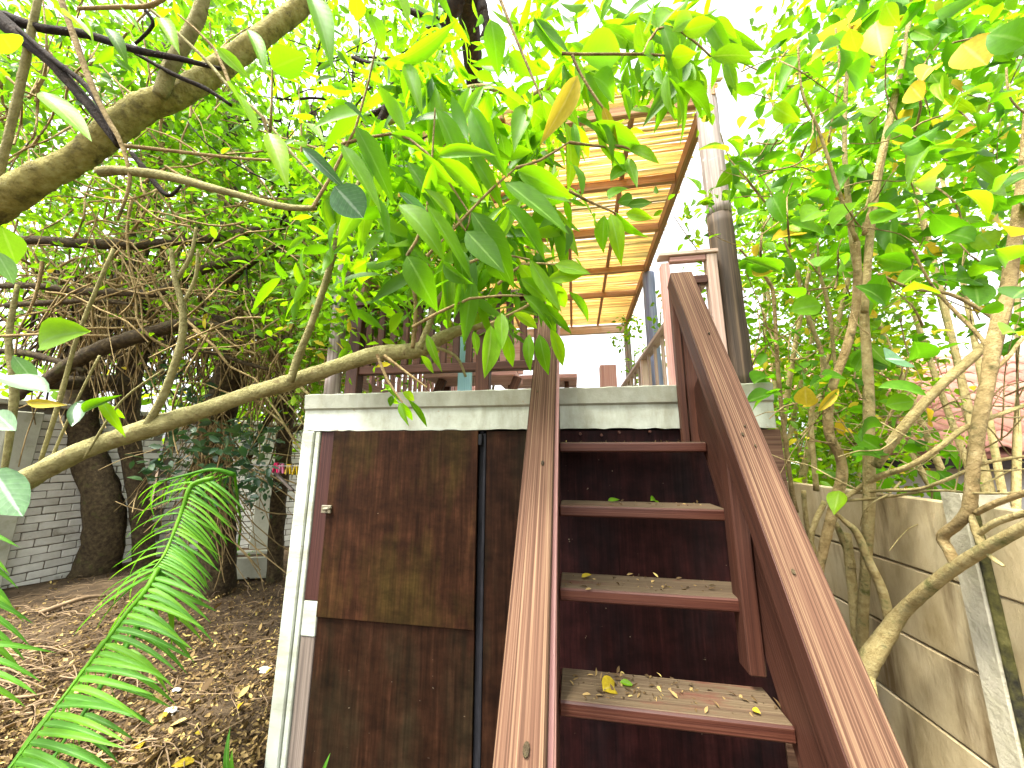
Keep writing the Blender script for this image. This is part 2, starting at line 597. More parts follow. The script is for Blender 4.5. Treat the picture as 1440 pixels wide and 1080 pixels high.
MT['ivyleaf'] = leaf_mat('ivy_leaf', (.018, .05, .024), (.035, .085, .04), (.07, .13, .05), (.05, .15, .03), .25, .3, spec=.5)
MT['frond'] = leaf_mat('frond_leaf', (.04, .145, .010), (.07, .21, .012), (.11, .27, .014), (.13, .38, .01), .36, .5, vein=(.12, .3, .05))
MT['litter'] = leaf_mat('litter_leaf', (.035, .021, .010), (.10, .062, .026), (.3, .21, .085), (.15, .1, .03), .1, .8, yellow=(.46, .36, .12))
MT['reed'] = leaf_mat('reed', (.52, .41, .19), (.68, .57, .32), (.75, .66, .43), (.9, .8, .48), .5, .6)
MT['pink'] = rough_mat('pink_plastic', [(.3, (.55, .02, .1)), (.7, (.62, .03, .13))], 2, bumps=0, rough=.35)
MT['rose'] = rough_mat('rose_plastic', [(.3, (.6, .16, .3)), (.7, (.65, .2, .34))], 2, bumps=0, rough=.35)
MT['yellow'] = rough_mat('yellow_plastic', [(.3, (.6, .42, .01)), (.7, (.66, .46, .02))], 2, bumps=0, rough=.35)
MT['metal'] = rough_mat('dull_metal', [(.3, (.07, .06, .04)), (.7, (.17, .15, .1))], 14, rough=.45, bumps=.2, spec=.5)
MT['grey'] = rough_mat('grey_line', [(.3, (.3, .3, .3)), (.7, (.4, .4, .4))], 4, bumps=0)
MT['white'] = rough_mat('dapple_scrap_white', [(.3, (.3, .28, .25)), (.7, (.5, .47, .44))], 9, bumps=.3)


# ------------------------------------------------------------------ leaves
def leaf_mesh(name, prof, stations=7, droop=.25, fold=.22, curl=0.0, wave=0.0, asp=.3):
    V, UV, Fc = [], [], []
    for i in range(stations):
        t = i / (stations - 1)
        w = prof(t)
        x = t
        z = -droop * t * t
        x2 = t - .25 * droop * t * t
        tw = curl * t
        ph = math.sin(t * 9 + wave) * wave * .05
        for s in (-1, 0, 1):
            V.append((x2, s * w, z + asp * (abs(s) * w * fold * 1.6 + s * tw * w * 1.4 + ph * s)))
            UV.append((t, .5 + s * .5))
    for i in range(stations - 1):
        for s in range(2):
            a = i * 3 + s
            Fc.append((a, a + 3, a + 4, a + 1))
    return mesh_from(name, V, Fc, True, UV)


def prof_long(t):
    return max(.004, .56 * math.sin(math.pi * min(1, t ** .8)) ** 1.05)


def prof_broad(t):
    return max(.004, .5 * math.sin(math.pi * t ** .92) ** .7)


def prof_blade(t):
    return max(.004, .5 * min(1, (t * 8 + .25)) * (1 - t ** 2.2) ** .8)


LEAF = {}


def leafset(key, prof, mat, n=3, asp=.28):
    LEAF[key] = []
    for i in range(n):
        me = leaf_mesh('leaf', prof, 8, .06 + .14 * i, .28 + .12 * (i % 2), (-.4, .25, .5, -.15)[i], .6, asp)
        me.materials.append(MT[mat])
        LEAF[key].append(me)


leafset('long', prof_long, 'longleaf', 4)
leafset('lime', prof_long, 'limeleaf')
leafset('yellow', prof_long, 'yellowleaf')
leafset('pale', prof_long, 'paleleaf')
leafset('broad', prof_broad, 'broadleaf', 4, .5)
leafset('byellow', prof_broad, 'yellowleaf', 3, .5)
leafset('bteal', prof_broad, 'paleleaf', 3, .5)
leafset('bivy', prof_broad, 'ivyleaf', 3, .5)
LEAF['blade'] = []
for i_ in range(3):
    me_ = leaf_mesh('leaf', prof_blade, 9, .3 + .12 * i_, .5, .2, .6, .05)
    me_.materials.append(MT['frond'])
    LEAF['blade'].append(me_)


def leaf_matrix(base, tip, width, nrm):
    x = tip - base
    L = x.length
    x = x / L
    z = nrm - x * nrm.dot(x)
    if z.length < 1e-4:
        z = x.orthogonal()
    z.normalize()
    y = z.cross(x)
    M = Matrix((x * L, y * width, z * L)).transposed().to_4x4()
    # the leaf's own depth follows its width, its droop its length
    M.translation = base
    return M


def jit(s):
    return Vector((random.gauss(0, s), random.gauss(0, s), random.gauss(0, s)))


def add_leaf(parent, key, base, tip, width, nrm, name='leaf'):
    me = random.choice(LEAF[key])
    return place(name, me, parent, leaf_matrix(base, tip, width, nrm))


def pix_leaf(parent, key, u0, v0, u1, v1, w, d, tilt=.35, dd=None):
    dd = random.uniform(-.12, .12) * d if dd is None else dd
    b = atd(u0, v0, d)
    t = atd(u1, v1, d + dd * .6)
    toward = Vector(EYE) - b
    n = toward.normalized() + Vector((0, 0, .45)) + jit(tilt)
    return add_leaf(parent, key, b, t, w * d / F * (.98 if key in ('long', 'lime', 'yellow', 'pale') else 1.25), n)


def foliage_mesh(name, C, size, mat, parent, aspect=.45, down=.5, up=.6, tmpl_st=4, prof=prof_broad, kind='stuff', label=None, droop=.2):
    """many small leaf-shaped faces: C positions (n,3), size (n,) lengths; one mesh"""
    n = len(C)
    T, F4 = [], []
    for i in range(tmpl_st):
        t = i / (tmpl_st - 1)
        w = prof(t) if 0 < i < tmpl_st - 1 else .02
        for s in (-1, 0, 1):
            T.append((t, s * w * aspect, -droop * t * t + abs(s) * w * aspect * .35))
    for i in range(tmpl_st - 1):
        for s in range(2):
            a = i * 3 + s
            F4.append((a, a + 3, a + 4, a + 1))
    T = np.array(T)
    F4 = np.array(F4)
    d = rng.normal(size=(n, 3))
    d[:, 2] = d[:, 2] * .6 - down
    d /= np.linalg.norm(d, axis=1)[:, None]
    z = rng.normal(size=(n, 3)) * .7
    z[:, 2] += up
    z -= d * (z * d).sum(1)[:, None]
    z /= np.linalg.norm(z, axis=1)[:, None]
    y = np.cross(z, d)
    P = (C[:, None, :] + size[:, None, None] * (T[None, :, 0:1] * d[:, None, :] + T[None, :, 1:2] * y[:, None, :] + T[None, :, 2:3] * z[:, None, :]))
    P = P.reshape(-1, 3)
    Q = (F4[None] + (np.arange(n) * len(T))[:, None, None]).reshape(-1, 4)
    me = bpy.data.meshes.new(name)
    me.vertices.add(len(P))
    me.vertices.foreach_set('co', P.astype(np.float32).ravel())
    me.loops.add(Q.size)
    me.loops.foreach_set('vertex_index', Q.astype(np.int32).ravel())
    me.polygons.add(len(Q))
    me.polygons.foreach_set('loop_start', (np.arange(len(Q)) * 4).astype(np.int32))
    me.polygons.foreach_set('use_smooth', np.ones(len(Q), dtype=bool))
    me.update(calc_edges=True)
    me.validate()
    o = place(name, me, parent, None, mat)
    if kind:
        o['kind'] = kind
    return o


def cloud(boxes, n, clump=0, spread=.25):
    """points inside view wedges: boxes = (u0, v0, u1, v1, d0, d1, weight)"""
    W = np.array([b[6] for b in boxes], float)
    W /= W.sum()
    out = []
    cnt = rng.multinomial(n, W)
    for b, c in zip(boxes, cnt):
        if clump:
            k = max(1, int(c / clump))
            u = rng.uniform(b[0], b[2], k)
            v = rng.uniform(b[1], b[3], k)
            d = rng.uniform(b[4], b[5], k)
            cen = np.array([EYE + ray(a, e) * f for a, e, f in zip(u, v, d)])
            idx = rng.integers(0, k, c)
            pts = cen[idx] + rng.normal(size=(c, 3)) * spread * np.array([1, 1, .75])
        else:
            u = rng.uniform(b[0], b[2], c)
            v = rng.uniform(b[1], b[3], c)
            d = rng.uniform(b[4], b[5], c)
            pts = np.array([EYE + ray(a, e) * f for a, e, f in zip(u, v, d)]).reshape(-1, 3)
        out.append(pts)
    return np.concatenate(out)


# ------------------------------------------------------------------ ground
def make_ground():
    V, Fc = [], []
    nx, ny = 70, 70
    xs = np.concatenate([[-300, -60, -20], np.linspace(-9, 5, nx), [20, 60, 300]])
    ys = np.concatenate([[-300, -60, -15], np.linspace(-3, 11, ny), [20, 60, 300]])
    for y in ys:
        for x in xs:
            z = 0
            if -9 < x < 5 and -3 < y < 11:
                z = .018 * math.sin(x * 3.1 + y) + .014 * math.sin(y * 4.7 - x * 2) + random.uniform(-.008, .008) - .02
                if x < -4.4:
                    z += .05 * min(1, (-4.4 - x))
            V.append((x, y, z))
    w = len(xs)
    for j in range(len(ys) - 1):
        for i in range(w - 1):
            a = j * w + i
            Fc.append((a, a + 1, a + w + 1, a + w))
    o = place('ground', mesh_from('ground', V, Fc, True), None, None, MT['soil'])
    o['kind'] = 'structure'


make_ground()

# ------------------------------------------------------------------ raised deck building
YF = 1.836              # front plane of the slab
XL, XR = -1.505, .915
ZB, ZT = 1.58, 1.785
YB = 5.7
deck = empty('deck_building', 'raised concrete deck on a brown boarded store room behind the red staircase', 'building', (-.3, YF, 0))


def cornice():
    bm = bmesh.new()
    # section in (y, z): plain fascia below, bevelled lip above
    sec = [(0, ZB), (0, ZB + .115), (-.012, ZB + .125), (-.02, ZB + .2), (-.016, ZT), (YB - YF, ZT), (YB - YF, ZB)]
    n = 60
    rows = []
    for i in range(n + 1):
        x = XL + (XR - XL) * i / n
        row = []
        for k, (y, z) in enumerate(sec):
            jz = 0
            if k in (0,):
                jz = random.uniform(-.004, .003)
            if k in (3, 4):
                jz = random.uniform(-.0025, .0025)
            row.append(bm.verts.new((x, YF + y + (random.uniform(-.0015, .0015) if k < 5 else 0), z + jz)))
        rows.append(row)
    m = len(sec)
    for i in range(n):
        for k in range(m):
            bm.faces.new((rows[i][k], rows[i + 1][k], rows[i + 1][(k + 1) % m], rows[i][(k + 1) % m]))
    bm.faces.new(rows[0])
    bm.faces.new(list(reversed(rows[-1])))
    bmesh.ops.recalc_face_normals(bm, faces=bm.faces)
    return bm_mesh('slab', bm)


slab_me = cornice()
slab_me.materials.append(MT['slab'])
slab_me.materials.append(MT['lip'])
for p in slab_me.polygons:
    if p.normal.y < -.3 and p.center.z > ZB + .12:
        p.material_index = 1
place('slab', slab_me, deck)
# corner timber painted pale, with its narrower inner strip
abox('corner_post', (XL - .003, YF - .006, -.05), (XL + .073, YF + .12, ZB - .003), MT['pier'], deck, .006)
abox('corner_strip', (XL + .075, YF + .004, -.05), (XL + .105, YF + .1, ZB - .004), MT['pier'], deck, .004)
# jamb: maroon paint, white filler, bare timber
abox('jamb', (XL + .107, YF + .012, .71), (XL + .19, YF + .09, ZB - .004), MT['maroon'], deck, .003)
abox('jamb', (XL + .107, YF + .010, .545), (XL + .188, YF + .09, .707), MT['pier'], deck, .003)
abox('jamb', (XL + .107, YF + .014, -.05), (XL + .186, YF + .09, .542), MT['greytimber'], deck, .003)
# doors
door = abox('upper_door', (-1.314, YF + .0, .641), (-.487, YF + .018, 1.577), MT['ply'], deck, .002, 2)
door['label'] = 'upper brown plywood door with green stains'
low = abox('lower_panel', (-1.312, YF + .012, -.05), (-.487, YF + .03, .655), MT['plydark'], deck, .002, 2)
low['label'] = 'dark lower plywood panel'
abox('gap_strip', (-.485, YF + .03, -.05), (-.462, YF + .07, ZB), MT['black'], deck, .002)
abox('gap_strip', (-.46, YF + .012, -.05), (-.447, YF + .06, 1.56), MT['black'], deck, .002)
abox('side_panel', (-.446, YF + .018, -.05), (-.10, YF + .036, 1.572), MT['plydark'], deck, .002)
abox('back_panel', (-.098, YF + .02, -.05), (.80, YF + .04, 1.573), MT['plyred'], deck, .002, 2)
abox('wall', (-1.36, YF + .1, -.05), (.925, YB - .1, ZB - .003), MT['black'], deck, .002)
side_m = abox('side_wall', (.86, YF + .045, -.05), (.937, YB - .05, ZB + .0 - .006), MT['redwood'], deck, .003)
abox('side_panel', (.802, YF + .014, -.05), (.937, YF + .034, 1.572), MT['board'], deck, .002, 0)
# little hinge slot at the top of the gap
abox('hinge', (-.484, YF - .004, 1.5), (-.466, YF + .016, 1.555), MT['black'], deck, .002)
# the hasp on the door
hp = aty(461, 716, YF - .006)
hasp = abox('hasp', (hp.x - .036, YF - .012, hp.z - .02), (hp.x + .02, YF - .001, hp.z + .02), MT['metal'], deck, .002)
V, Fc = [], []
tube_verts([(hp.x - .006, YF - .012, hp.z), (hp.x - .006, YF - .03, hp.z + .003), (hp.x + .018, YF - .032, hp.z + .006), (hp.x + .02, YF - .012, hp.z + .006)],
           [.006, .008, .008, .006], 8, 0, V, Fc)
place('staple', mesh_from('staple', V, Fc, True), hasp, None, MT['metal'])
# nail heads and rust stains below the lip: short bolts
for u, v in [(816, 610), (846, 612), (871, 608), (914, 607)]:
    p = aty(u, v, YF)
    V, Fc = [], []
    tube_verts([(p.x, YF + .005, p.z), (p.x, YF - .008, p.z)], [.008, .006], 8, .1, V, Fc, sub=1)
    place('bolt', mesh_from('bolt', V, Fc), deck, None, MT['redwood'])

# ------------------------------------------------------------------ staircase
stair = empty('staircase', 'steep open staircase of red stained timber with worn treads leading up to the deck', 'staircase', (.25, 1.2, 0))
SX0, SX1 = -.0624, .5536
SY0, SZ0, SG, SR, ST, SD = 1.2112, .7524, .15015, .25102, .04, .174
for k in range(-3, 4):
    y0, z1 = SY0 + SG * k, SZ0 + SR * k
    if k == 3:
        y0 -= .004
    tr = abox('tread', (SX0, y0, z1 - ST), (SX1, y0 + SD - (.004 if k == 3 else 0), z1), MT['tread'], stair, .005)
    # foot-worn top layer
    abox('worn_top', (SX0 + .004, y0 + .006, z1 - .002), (SX1 - .004, y0 + SD - .008, z1 + .0025), MT['treadtop'], tr, .002)

inc = Vector((0, SG, SR)).normalized()
nrm = Vector((0, -inc.z, inc.y))


def incline(y, off=0.0):     # point on nosing line
    return Vector((0, y, SZ0 + (y - SY0) * SR / SG + off))


# stringers
for x0, x1 in ((-.113, SX0 - .002), (SX1 + .002, .604)):
    a = incline(.77)
    b = incline(1.80)
    cx = (x0 + x1) / 2
    p0 = Vector((cx, a.y, a.z)) - nrm * .028
    p1 = Vector((cx, b.y, b.z)) - nrm * .028
    if x0 > 0:
        p0 += nrm * .055
        p1 += nrm * .055
    st_ = board('stringer', p0, p1, .19, x1 - x0, nrm, MT['redwood'], stair, .005)
    board('weathered_edge', p0 - nrm * -.094, p1 - nrm * -.094, x1 - x0 - .004, .006, (1, 0, 0), MT['railpale'], st_, .002)

# hand rails
def rail(p0, p1, w, t, body, label):
    r = board('handrail', p0, p1, w, t, (1, 0, 0), body, stair, .006)
    r['label'] = label
    p0, p1 = Vector(p0), Vector(p1)
    n = (p1 - p0).normalized().cross(Vector((1, 0, 0)))
    if n.z < 0:
        n = -n
    board('weathered_face', p0 + n * (t / 2 - .002), p1 + n * (t / 2 - .002), w - .004, .009, (1, 0, 0), MT['rail'], r, .003)
    return r


rail((.53, .70, .535 - .02), (.53, 1.745, 2.311 - .02), .1, .085, MT['redwood'], 'weathered right handrail')
rail((-.108, .60, .735), (-.108, 1.80, 2.235), .092, .045, MT['rail'], 'weathered left handrail')
# newel posts under the right rail
abox('post', (.502, 1.335, .80), (.551, 1.41, 1.53), MT['redwood'], stair, .005)
abox('post', (.488, 1.752, 1.508), (.518, 1.795, 2.27), MT['post'], stair, .004)
abox('post', (.526, 1.758, 1.508), (.578, 1.815, 2.3), MT['post'], stair, .004)
abox('post', (-.15, 1.755, 1.3), (-.07, 1.815, 2.36), MT['pinkwood'], stair, .004)
abox('post', (-.15, 1.30, .45), (-.1, 1.37, 1.42), MT['post'], stair, .004)
# knots and old screw holes on the hand rails
for px_, rl_, tt_, off, sz in ((-.108, 'l', .13, .012, .006), (-.108, 'l', .45, .014, .005), (-.108, 'l', .62, -.02, .003), (.53, 'r', .55, -.012, .004), (.53, 'r', .565, .004, .003),
                               (.53, 'r', .53, .01, .003), (.53, 'r', .36, -.02, .004), (.53, 'r', .78, .01, .004)):
    a_, b_ = (Vector((px_, .60, .735)), Vector((px_, 1.80, 2.235))) if rl_ == 'l' else (Vector((px_, .70, .515)), Vector((px_, 1.745, 2.291)))
    d_ = (b_ - a_).normalized()
    n_ = d_.cross(Vector((1, 0, 0)))
    n_ = -n_ if n_.z < 0 else n_
    top_ = .0225 + .007 if rl_ == 'l' else .0425 + .007
    q_ = a_.lerp(b_, tt_) + n_ * top_ + Vector((off, 0, 0))
    V, Fc = [], []
    tube_verts([q_ - n_ * .002, q_ + n_ * .0009], [sz, sz * .8], 10, .12, V, Fc, sub=1)
    V = [q_ + (v - q_) + d_ * ((v - q_).dot(d_) * .9) for v in V]
    place('knot', mesh_from('knot', V, Fc), stair, None, MT['darkbark'])
# left inner side board (narrow strip seen beside the left rail)
board('side_board', (-.058, .62, .69), (-.058, 1.79, 2.12), .05, .012, nrm, MT['pinkwood'], stair, .003)

# ------------------------------------------------------------------ deck railings
def rail_run(name, label, p0, p1, ztop, zbot, n, mat_b, mat_r, posts=(), bw=.04, top_mat=None):
    t = empty(name, label, 'railing', ((p0[0] + p1[0]) / 2, (p0[1] + p1[1]) / 2, ZT))
    p0, p1 = Vector((*p0, 0)), Vector((*p1, 0))
    along = (p1 - p0).normalized()
    side = Vector((-along.y, along.x, 0))
    up = Vector((0, 0, 1))
    board('top_rail', p0 + up * ztop, p1 + up * ztop, .09, .035, side, top_mat or mat_r, t)
    board('bottom_rail', p0 + up * zbot, p1 + up * zbot, .045, .05, side, mat_r, t)
    L = (p1 - p0).length
    for i in range(n):
        q = p0 + along * (L * (i + .5) / n)
        board('baluster', q + up * (zbot + .026), q + up * (ztop - .019), bw, .022, along, mat_b, t, .003)
    for s in posts:
        q = p0 + along * s
        board('post', q + up * (ZT + .001), q + up * (ztop + .02), .075, .07, along, mat_r, t, .004)
    return t


fr = rail_run('front_railing', 'brown front railing of upright slats on the deck edge left of the stairs', (-1.30, 1.90), (-.14, 1.90), 2.34, 1.93, 15, MT['post'], MT['post'], (.04, .82))
sl = rail_run('side_railing', 'pinkish slatted railing along the left side of the deck', (-1.37, 2.02), (-1.37, 5.6), 2.62, 1.9, 36, MT['pinkwood'], MT['pinkwood'], (.05, 1.8, 3.5))
sr_ = rail_run('side_railing', 'slatted side railing running back between the timber poles right of the stairs', (.74, 2.05), (.74, 5.6), 2.43, 1.93, 13, MT['palewood'], MT['palewood'], (1.75, 3.45), top_mat=MT['palewood'])
# short bay between stair head and round pole
bay = empty('railing_bay', 'short railing bay with an open top between stair head and round pole', 'railing', (.6, 1.9, ZT))
abox('post', (.486, 1.868, ZT + .001), (.528, 1.925, 2.455), MT['pinkwood'], bay)
abox('post', (.712, 1.868, ZT + .001), (.762, 1.925, 2.488), MT['palewood'], bay)
abox('top_rail', (.478, 1.86, 2.490), (.77, 1.93, 2.512), MT['palewood'], bay)
abox('front_board', (.53, 1.872, 2.457), (.71, 1.905, 2.488), MT['pinkwood'], bay)
abox('mid_rail', (.53, 1.876, 2.33), (.71, 1.916, 2.375), MT['post'], bay)
for x in (.575, .66):
    abox('baluster', (x - .016, 1.885, 1.93), (x + .016, 1.908, 2.328), MT['post'], bay, .003)
abox('bottom_rail', (.53, 1.876, 1.885), (.71, 1.916, 1.93), MT['post'], bay)
board('brace', (.66, 1.93, 2.0), (.60, 1.93, 2.33), .045, .022, (1, 0, 0), MT['post'], bay)


# ------------------------------------------------------------------ pergola
perg = empty('pergola', 'timber pergola with round poles and a reed mat roof over the deck', 'pergola', (-.3, 3.7, ZT))


def pole(x, y, z0, z1, r, mat, name='pole', lean=0):
    V, Fc = [], []
    n = 7
    tube_verts([(x + random.uniform(-.004, .004) + lean * i / n, y, z0 + (z1 - z0) * i / n) for i in range(n + 1)], [r * (1 - .1 * i / n) for i in range(n + 1)], 14, .025, V, Fc, sub=2)
    return place(name, mesh_from(name, V, Fc, True), perg, None, mat)


pl = pole(.832, 1.955, ZT + .001, 2.75, .069, MT['pole'])
pl['label'] = 'thick dark round pole'
pole(.832, 1.955, 2.7505, 3.62, .0625, MT['greypole'])  # upper part of the same pole, its sunlit paleness put into the colour
pole(.87, 3.9, ZT + .001, 3.43, .07, MT['bluepole'])
pole(.87, 5.6, ZT + .001, 3.38, .055, MT['greypole'])
pole(-1.42, 1.93, ZT + .001, 3.56, .045, MT['greypole'])
pole(-1.45, 3.9, ZT + .001, 3.43, .06, MT['greypole'])
pole(-1.45, 5.6, ZT + .001, 3.38, .05, MT['greypole'])


def zr(y):
    return 3.545 - .035 * (y - 1.95)


for x in (.845, -1.5):
    board('eave_beam', (x, 1.9, zr(1.9)), (x, 5.62, zr(5.62)), .09, .045, (0, 0, 1), MT['beam'], perg)
for y in (1.98, 2.58, 3.16, 3.86, 4.45):
    abox('rafter', (-1.475, y - .018, zr(y) - .03), (.82, y + .018, zr(y) + .04), MT['beam'], perg)
abox('back_beam', (-1.475, 5.5, zr(5.55) - .11), (.82, 5.56, zr(5.55) + .02), MT['palewood'], perg)
for x in (-1.2, -.8, -.4, 0.02, .43):
    board('batten', (x, 1.93, zr(1.93) + .055), (x, 5.6, zr(5.6) + .055), .035, .025, (1, 0, 0), MT['beam'], perg)


def reeds():
    V, Fc = [], []
    y = 1.92
    while y < 5.62:
        r = random.uniform(.005, .011)
        n = 6
        z = zr(y) + .078 + r
        x0, x1 = -1.53 + random.uniform(-.04, .04), .90 + random.uniform(-.03, .03)
        pts = [(x0 + (x1 - x0) * i / n, y + random.gauss(0, .004), z + random.gauss(0, .003)) for i in range(n + 1)]
        tube_verts(pts, [r] * (n + 1), 5, .12, V, Fc, sub=1)
        y += r * 1.93 + abs(random.gauss(0, .0016))
    return mesh_from('reed_mat', V, Fc, True)


o = place('reed_mat', reeds(), perg, None, MT['reed'])
o['kind'] = 'stuff'

# ------------------------------------------------------------------ deck furniture
tb = empty('low_table', 'low red brown slatted table on the deck seen over its edge behind the left handrail', 'table', (.1, 3.6, ZT))
for i in range(4):
    abox('tabletop_board', (-.72, 3.3 + i * .125, 2.15), (.05, 3.42 + i * .125, 2.19), MT['pinkwood'], tb)
for s in (-.6, -.05):
    board('leg', (s, 3.25, ZT), (s, 3.5, 2.145), .07, .04, (0, 1, 0), MT['post'], tb)
    board('leg', (s, 3.85, ZT), (s, 3.6, 2.145), .07, .04, (0, 1, 0), MT['post'], tb)
bn = empty('bench', 'low red bench on the deck beside the left stair post', 'bench', (.22, 3.9, ZT))
abox('seat', (.06, 3.85, 2.10), (.46, 4.15, 2.15), MT['pinkwood'], bn)
abox('end_board', (.3, 3.86, 2.152), (.47, 4.0, 2.40), MT['pinkwood'], bn)
for x in (.1, .42):
    abox('leg', (x - .03, 3.9, ZT), (x + .03, 4.1, 2.098), MT['pinkwood'], bn)
bn2 = empty('bench', 'reddish bench with splayed legs on the deck behind the front railing', 'bench', (-.7, 2.5, ZT))
abox('seat', (-1.05, 2.4, 1.99), (-.38, 2.75, 2.03), MT['pinkwood'], bn2)
abox('backrest', (-1.05, 2.77, 2.08), (-.38, 2.8, 2.42), MT['pinkwood'], bn2)
for x in (-1.0, -.45):
    board('leg', (x, 2.45, ZT), (x + .08, 2.45, 1.988), .06, .04, (1, 0, 0), MT['post'], bn2)
    board('leg', (x, 2.72, ZT), (x, 2.785, 2.1), .06, .04, (1, 0, 0), MT['post'], bn2)
bb = empty('blue_board', 'tall pale blue board leaning behind the front railing', 'board', (-.75, 2.3, ZT))
abox('plank', (-.752, 2.27, ZT + .001), (-.658, 2.30, 2.36), MT['blue'], bb)

# ------------------------------------------------------------------ right boundary wall of cast panels
rw = empty('concrete_wall', 'stained wall of stacked cast concrete panels right of the staircase', 'wall', (1.5, 3, 0))
WX = 1.5
pos = [-.1, 1.70, 3.5, 5.3, 7.1]
pmesh = []
for k in range(3):
    me = box_mesh('panel', 1.70, .045, .312, .006, 1, .0015)
    me.materials.append(MT['concrete'])
    pmesh.append(me)
for a, b in zip(pos[:-1], pos[1:]):
    for r in range(4):
        place('panel', random.choice(pmesh), rw, Matrix.Translation((WX + .022 + random.uniform(-.003, .003), (a + b) / 2 + .06, .16 + r * .318 )) @ Matrix.Rotation(math.pi / 2 + random.uniform(-.003, .003), 4, 'Z'))
for y in pos:
    bm = bmesh.new()
    sec = [(WX + .03, y), (WX - .028, y + .028), (WX - .028, y + .105), (WX + .03, y + .13), (WX + .1, y + .13), (WX + .1, y)]
    lo = [bm.verts.new((a + random.uniform(-.003, .003), b, -.1)) for a, b in sec]
    hi = [bm.verts.new((a, b, 1.31)) for a, b in sec]
    for i in range(6):
        bm.faces.new((lo[i], lo[(i + 1) % 6], hi[(i + 1) % 6], hi[i]))
    bm.faces.new(hi)
    bmesh.ops.recalc_face_normals(bm, faces=bm.faces)
    ps = place('wall_post', bm_mesh('wall_post', bm), rw, None, MT['concretepost'])
    board('moss_strip', (WX - .012, y + .008, -.05), (WX - .012, y + .008, 1.29), .03, .014, (1, -1, 0), MT['moss'], ps)

# ------------------------------------------------------------------ left brick walls
BR = []
for k in range(4):
    me = box_mesh('brick', .228, .05, .078, .006, 1, .003)
    me.materials.append(MT['brick'])
    BR.append(me)


def brick_wall(name, label, a, b, h, piers, limit=300, far_first=False):
    a, b = Vector((*a, 0)), Vector((*b, 0))
    t = empty(name, label, 'wall', (a + b) / 2)
    d = (b - a).normalized()
    L = (b - a).length
    nr = Vector((d.y, -d.x, 0))          # faces the garden
    R = Matrix((d, -nr, Vector((0, 0, 1)))).transposed().to_4x4()
    back = box_mesh('mortar', L, .1, h, 0)
    M = R.copy()
    M.translation = (a + b) / 2 - nr * .062 + Vector((0, 0, h / 2 - .03))
    place('mortar', back, t, M, MT['mortar'])
    rows = int(h / .0875)
    cells = []
    for r in range(rows):
        x = .02 + (.119 if r % 2 else 0)
        while x < L - .12:
            q = a + d * (x + .114)
            cells.append((depth_of((q.x, q.y, r * .0875)), r, x))
            x += .238
    cells.sort(key=lambda c: c[0] + (0 if True else 0))
    rest = []
    for i, (dist, r, x) in enumerate(cells):
        M = R @ Matrix.Rotation(random.uniform(-.012, .012), 4, 'Z')
        M.translation = a + d * (x + .114) - nr * (.022 + random.uniform(0, .006)) + Vector((0, 0, .02 + r * .0875 + random.uniform(-.003, .003)))
        if i < limit:
            place('brick', random.choice(BR), t, M)
        else:
            rest.append(M)
    if rest:
        bm = bmesh.new()
        for M in rest:
            bmesh.ops.create_cube(bm, size=1, matrix=M @ Matrix.Diagonal((.228, .05, .078, 1)))
        o = place('brickwork', bm_mesh('brickwork', bm), t, None, MT['brick'])
        o['kind'] = 'stuff'
    M = R.copy()
    M.translation = (a + b) / 2 - nr * .03 + Vector((0, 0, h + .0))
    place('coping', box_mesh('coping', L, .17, .06, .01), t, M, MT['wallpost'])
    for s in piers:
        M = R.copy()
        M.translation = a + d * s + nr * .05 + Vector((0, 0, (h - .1) / 2))
        place('pier', box_mesh('pier', .26, .12, h - .1, .01), t, M, MT['wallpost'])
    return t


brick_wall('brick_wall', 'grey painted brick wall at the left edge behind the mossy branch', (-6.12, 1.6), (-5.95, 4.45), 2.0, (1.45,))
brick_wall('brick_wall', 'grey painted brick wall behind the tree trunks and the clothes pegs', (-5.95, 4.47), (-2.2, 7.7), 1.95, (1.35, 3.2))

# ------------------------------------------------------------------ neighbour's house with tiled roof
hs = empty('tiled_house', 'low neighbouring house with pink clay tile roof beyond the concrete wall', 'house', (5.5, 7, 0))
EY, EZ, PIT = 4.6, 1.50, math.radians(33)
HX0, HX1 = 3.12, 8.4
abox('wall', (HX0 + .35, EY + .45, -.1), (HX1, EY + 6, 1.32), MT['house'], hs)
abox('fascia', (HX0, EY + .02, EZ - .17), (HX1, EY + .06, EZ - .01), MT['fascia'], hs)
slope = Vector((0, math.cos(PIT), math.sin(PIT)))
rn = Vector((0, -math.sin(PIT), math.cos(PIT)))
board('roof', Vector(((HX0 + HX1) / 2, EY, EZ - .05)), Vector(((HX0 + HX1) / 2, EY, EZ - .05)) + slope * 2.72, HX1 - HX0, .04, (1, 0, 0), MT['tile'], hs, 0)


def tile_mesh():
    V, Fc = [], []
    nu = 9
    for j, (l, dz) in enumerate(((0, .028), (.39, .0))):
        for i in range(nu):
            t = i / (nu - 1)
            V.append((t * .30 - .15, l, dz + .035 * math.sin(t * math.pi * 2 - .4)))
    for i in range(nu):
        t = i / (nu - 1)
        V.append((t * .30 - .15, 0, .006 + .035 * math.sin(t * math.pi * 2 - .4)))
    for i in range(nu - 1):
        Fc.append((i, i + 1, nu + i + 1, nu + i))
        Fc.append((2 * nu + i, 2 * nu + i + 1, i + 1, i))
    return mesh_from('roof_tile', V, Fc, True)


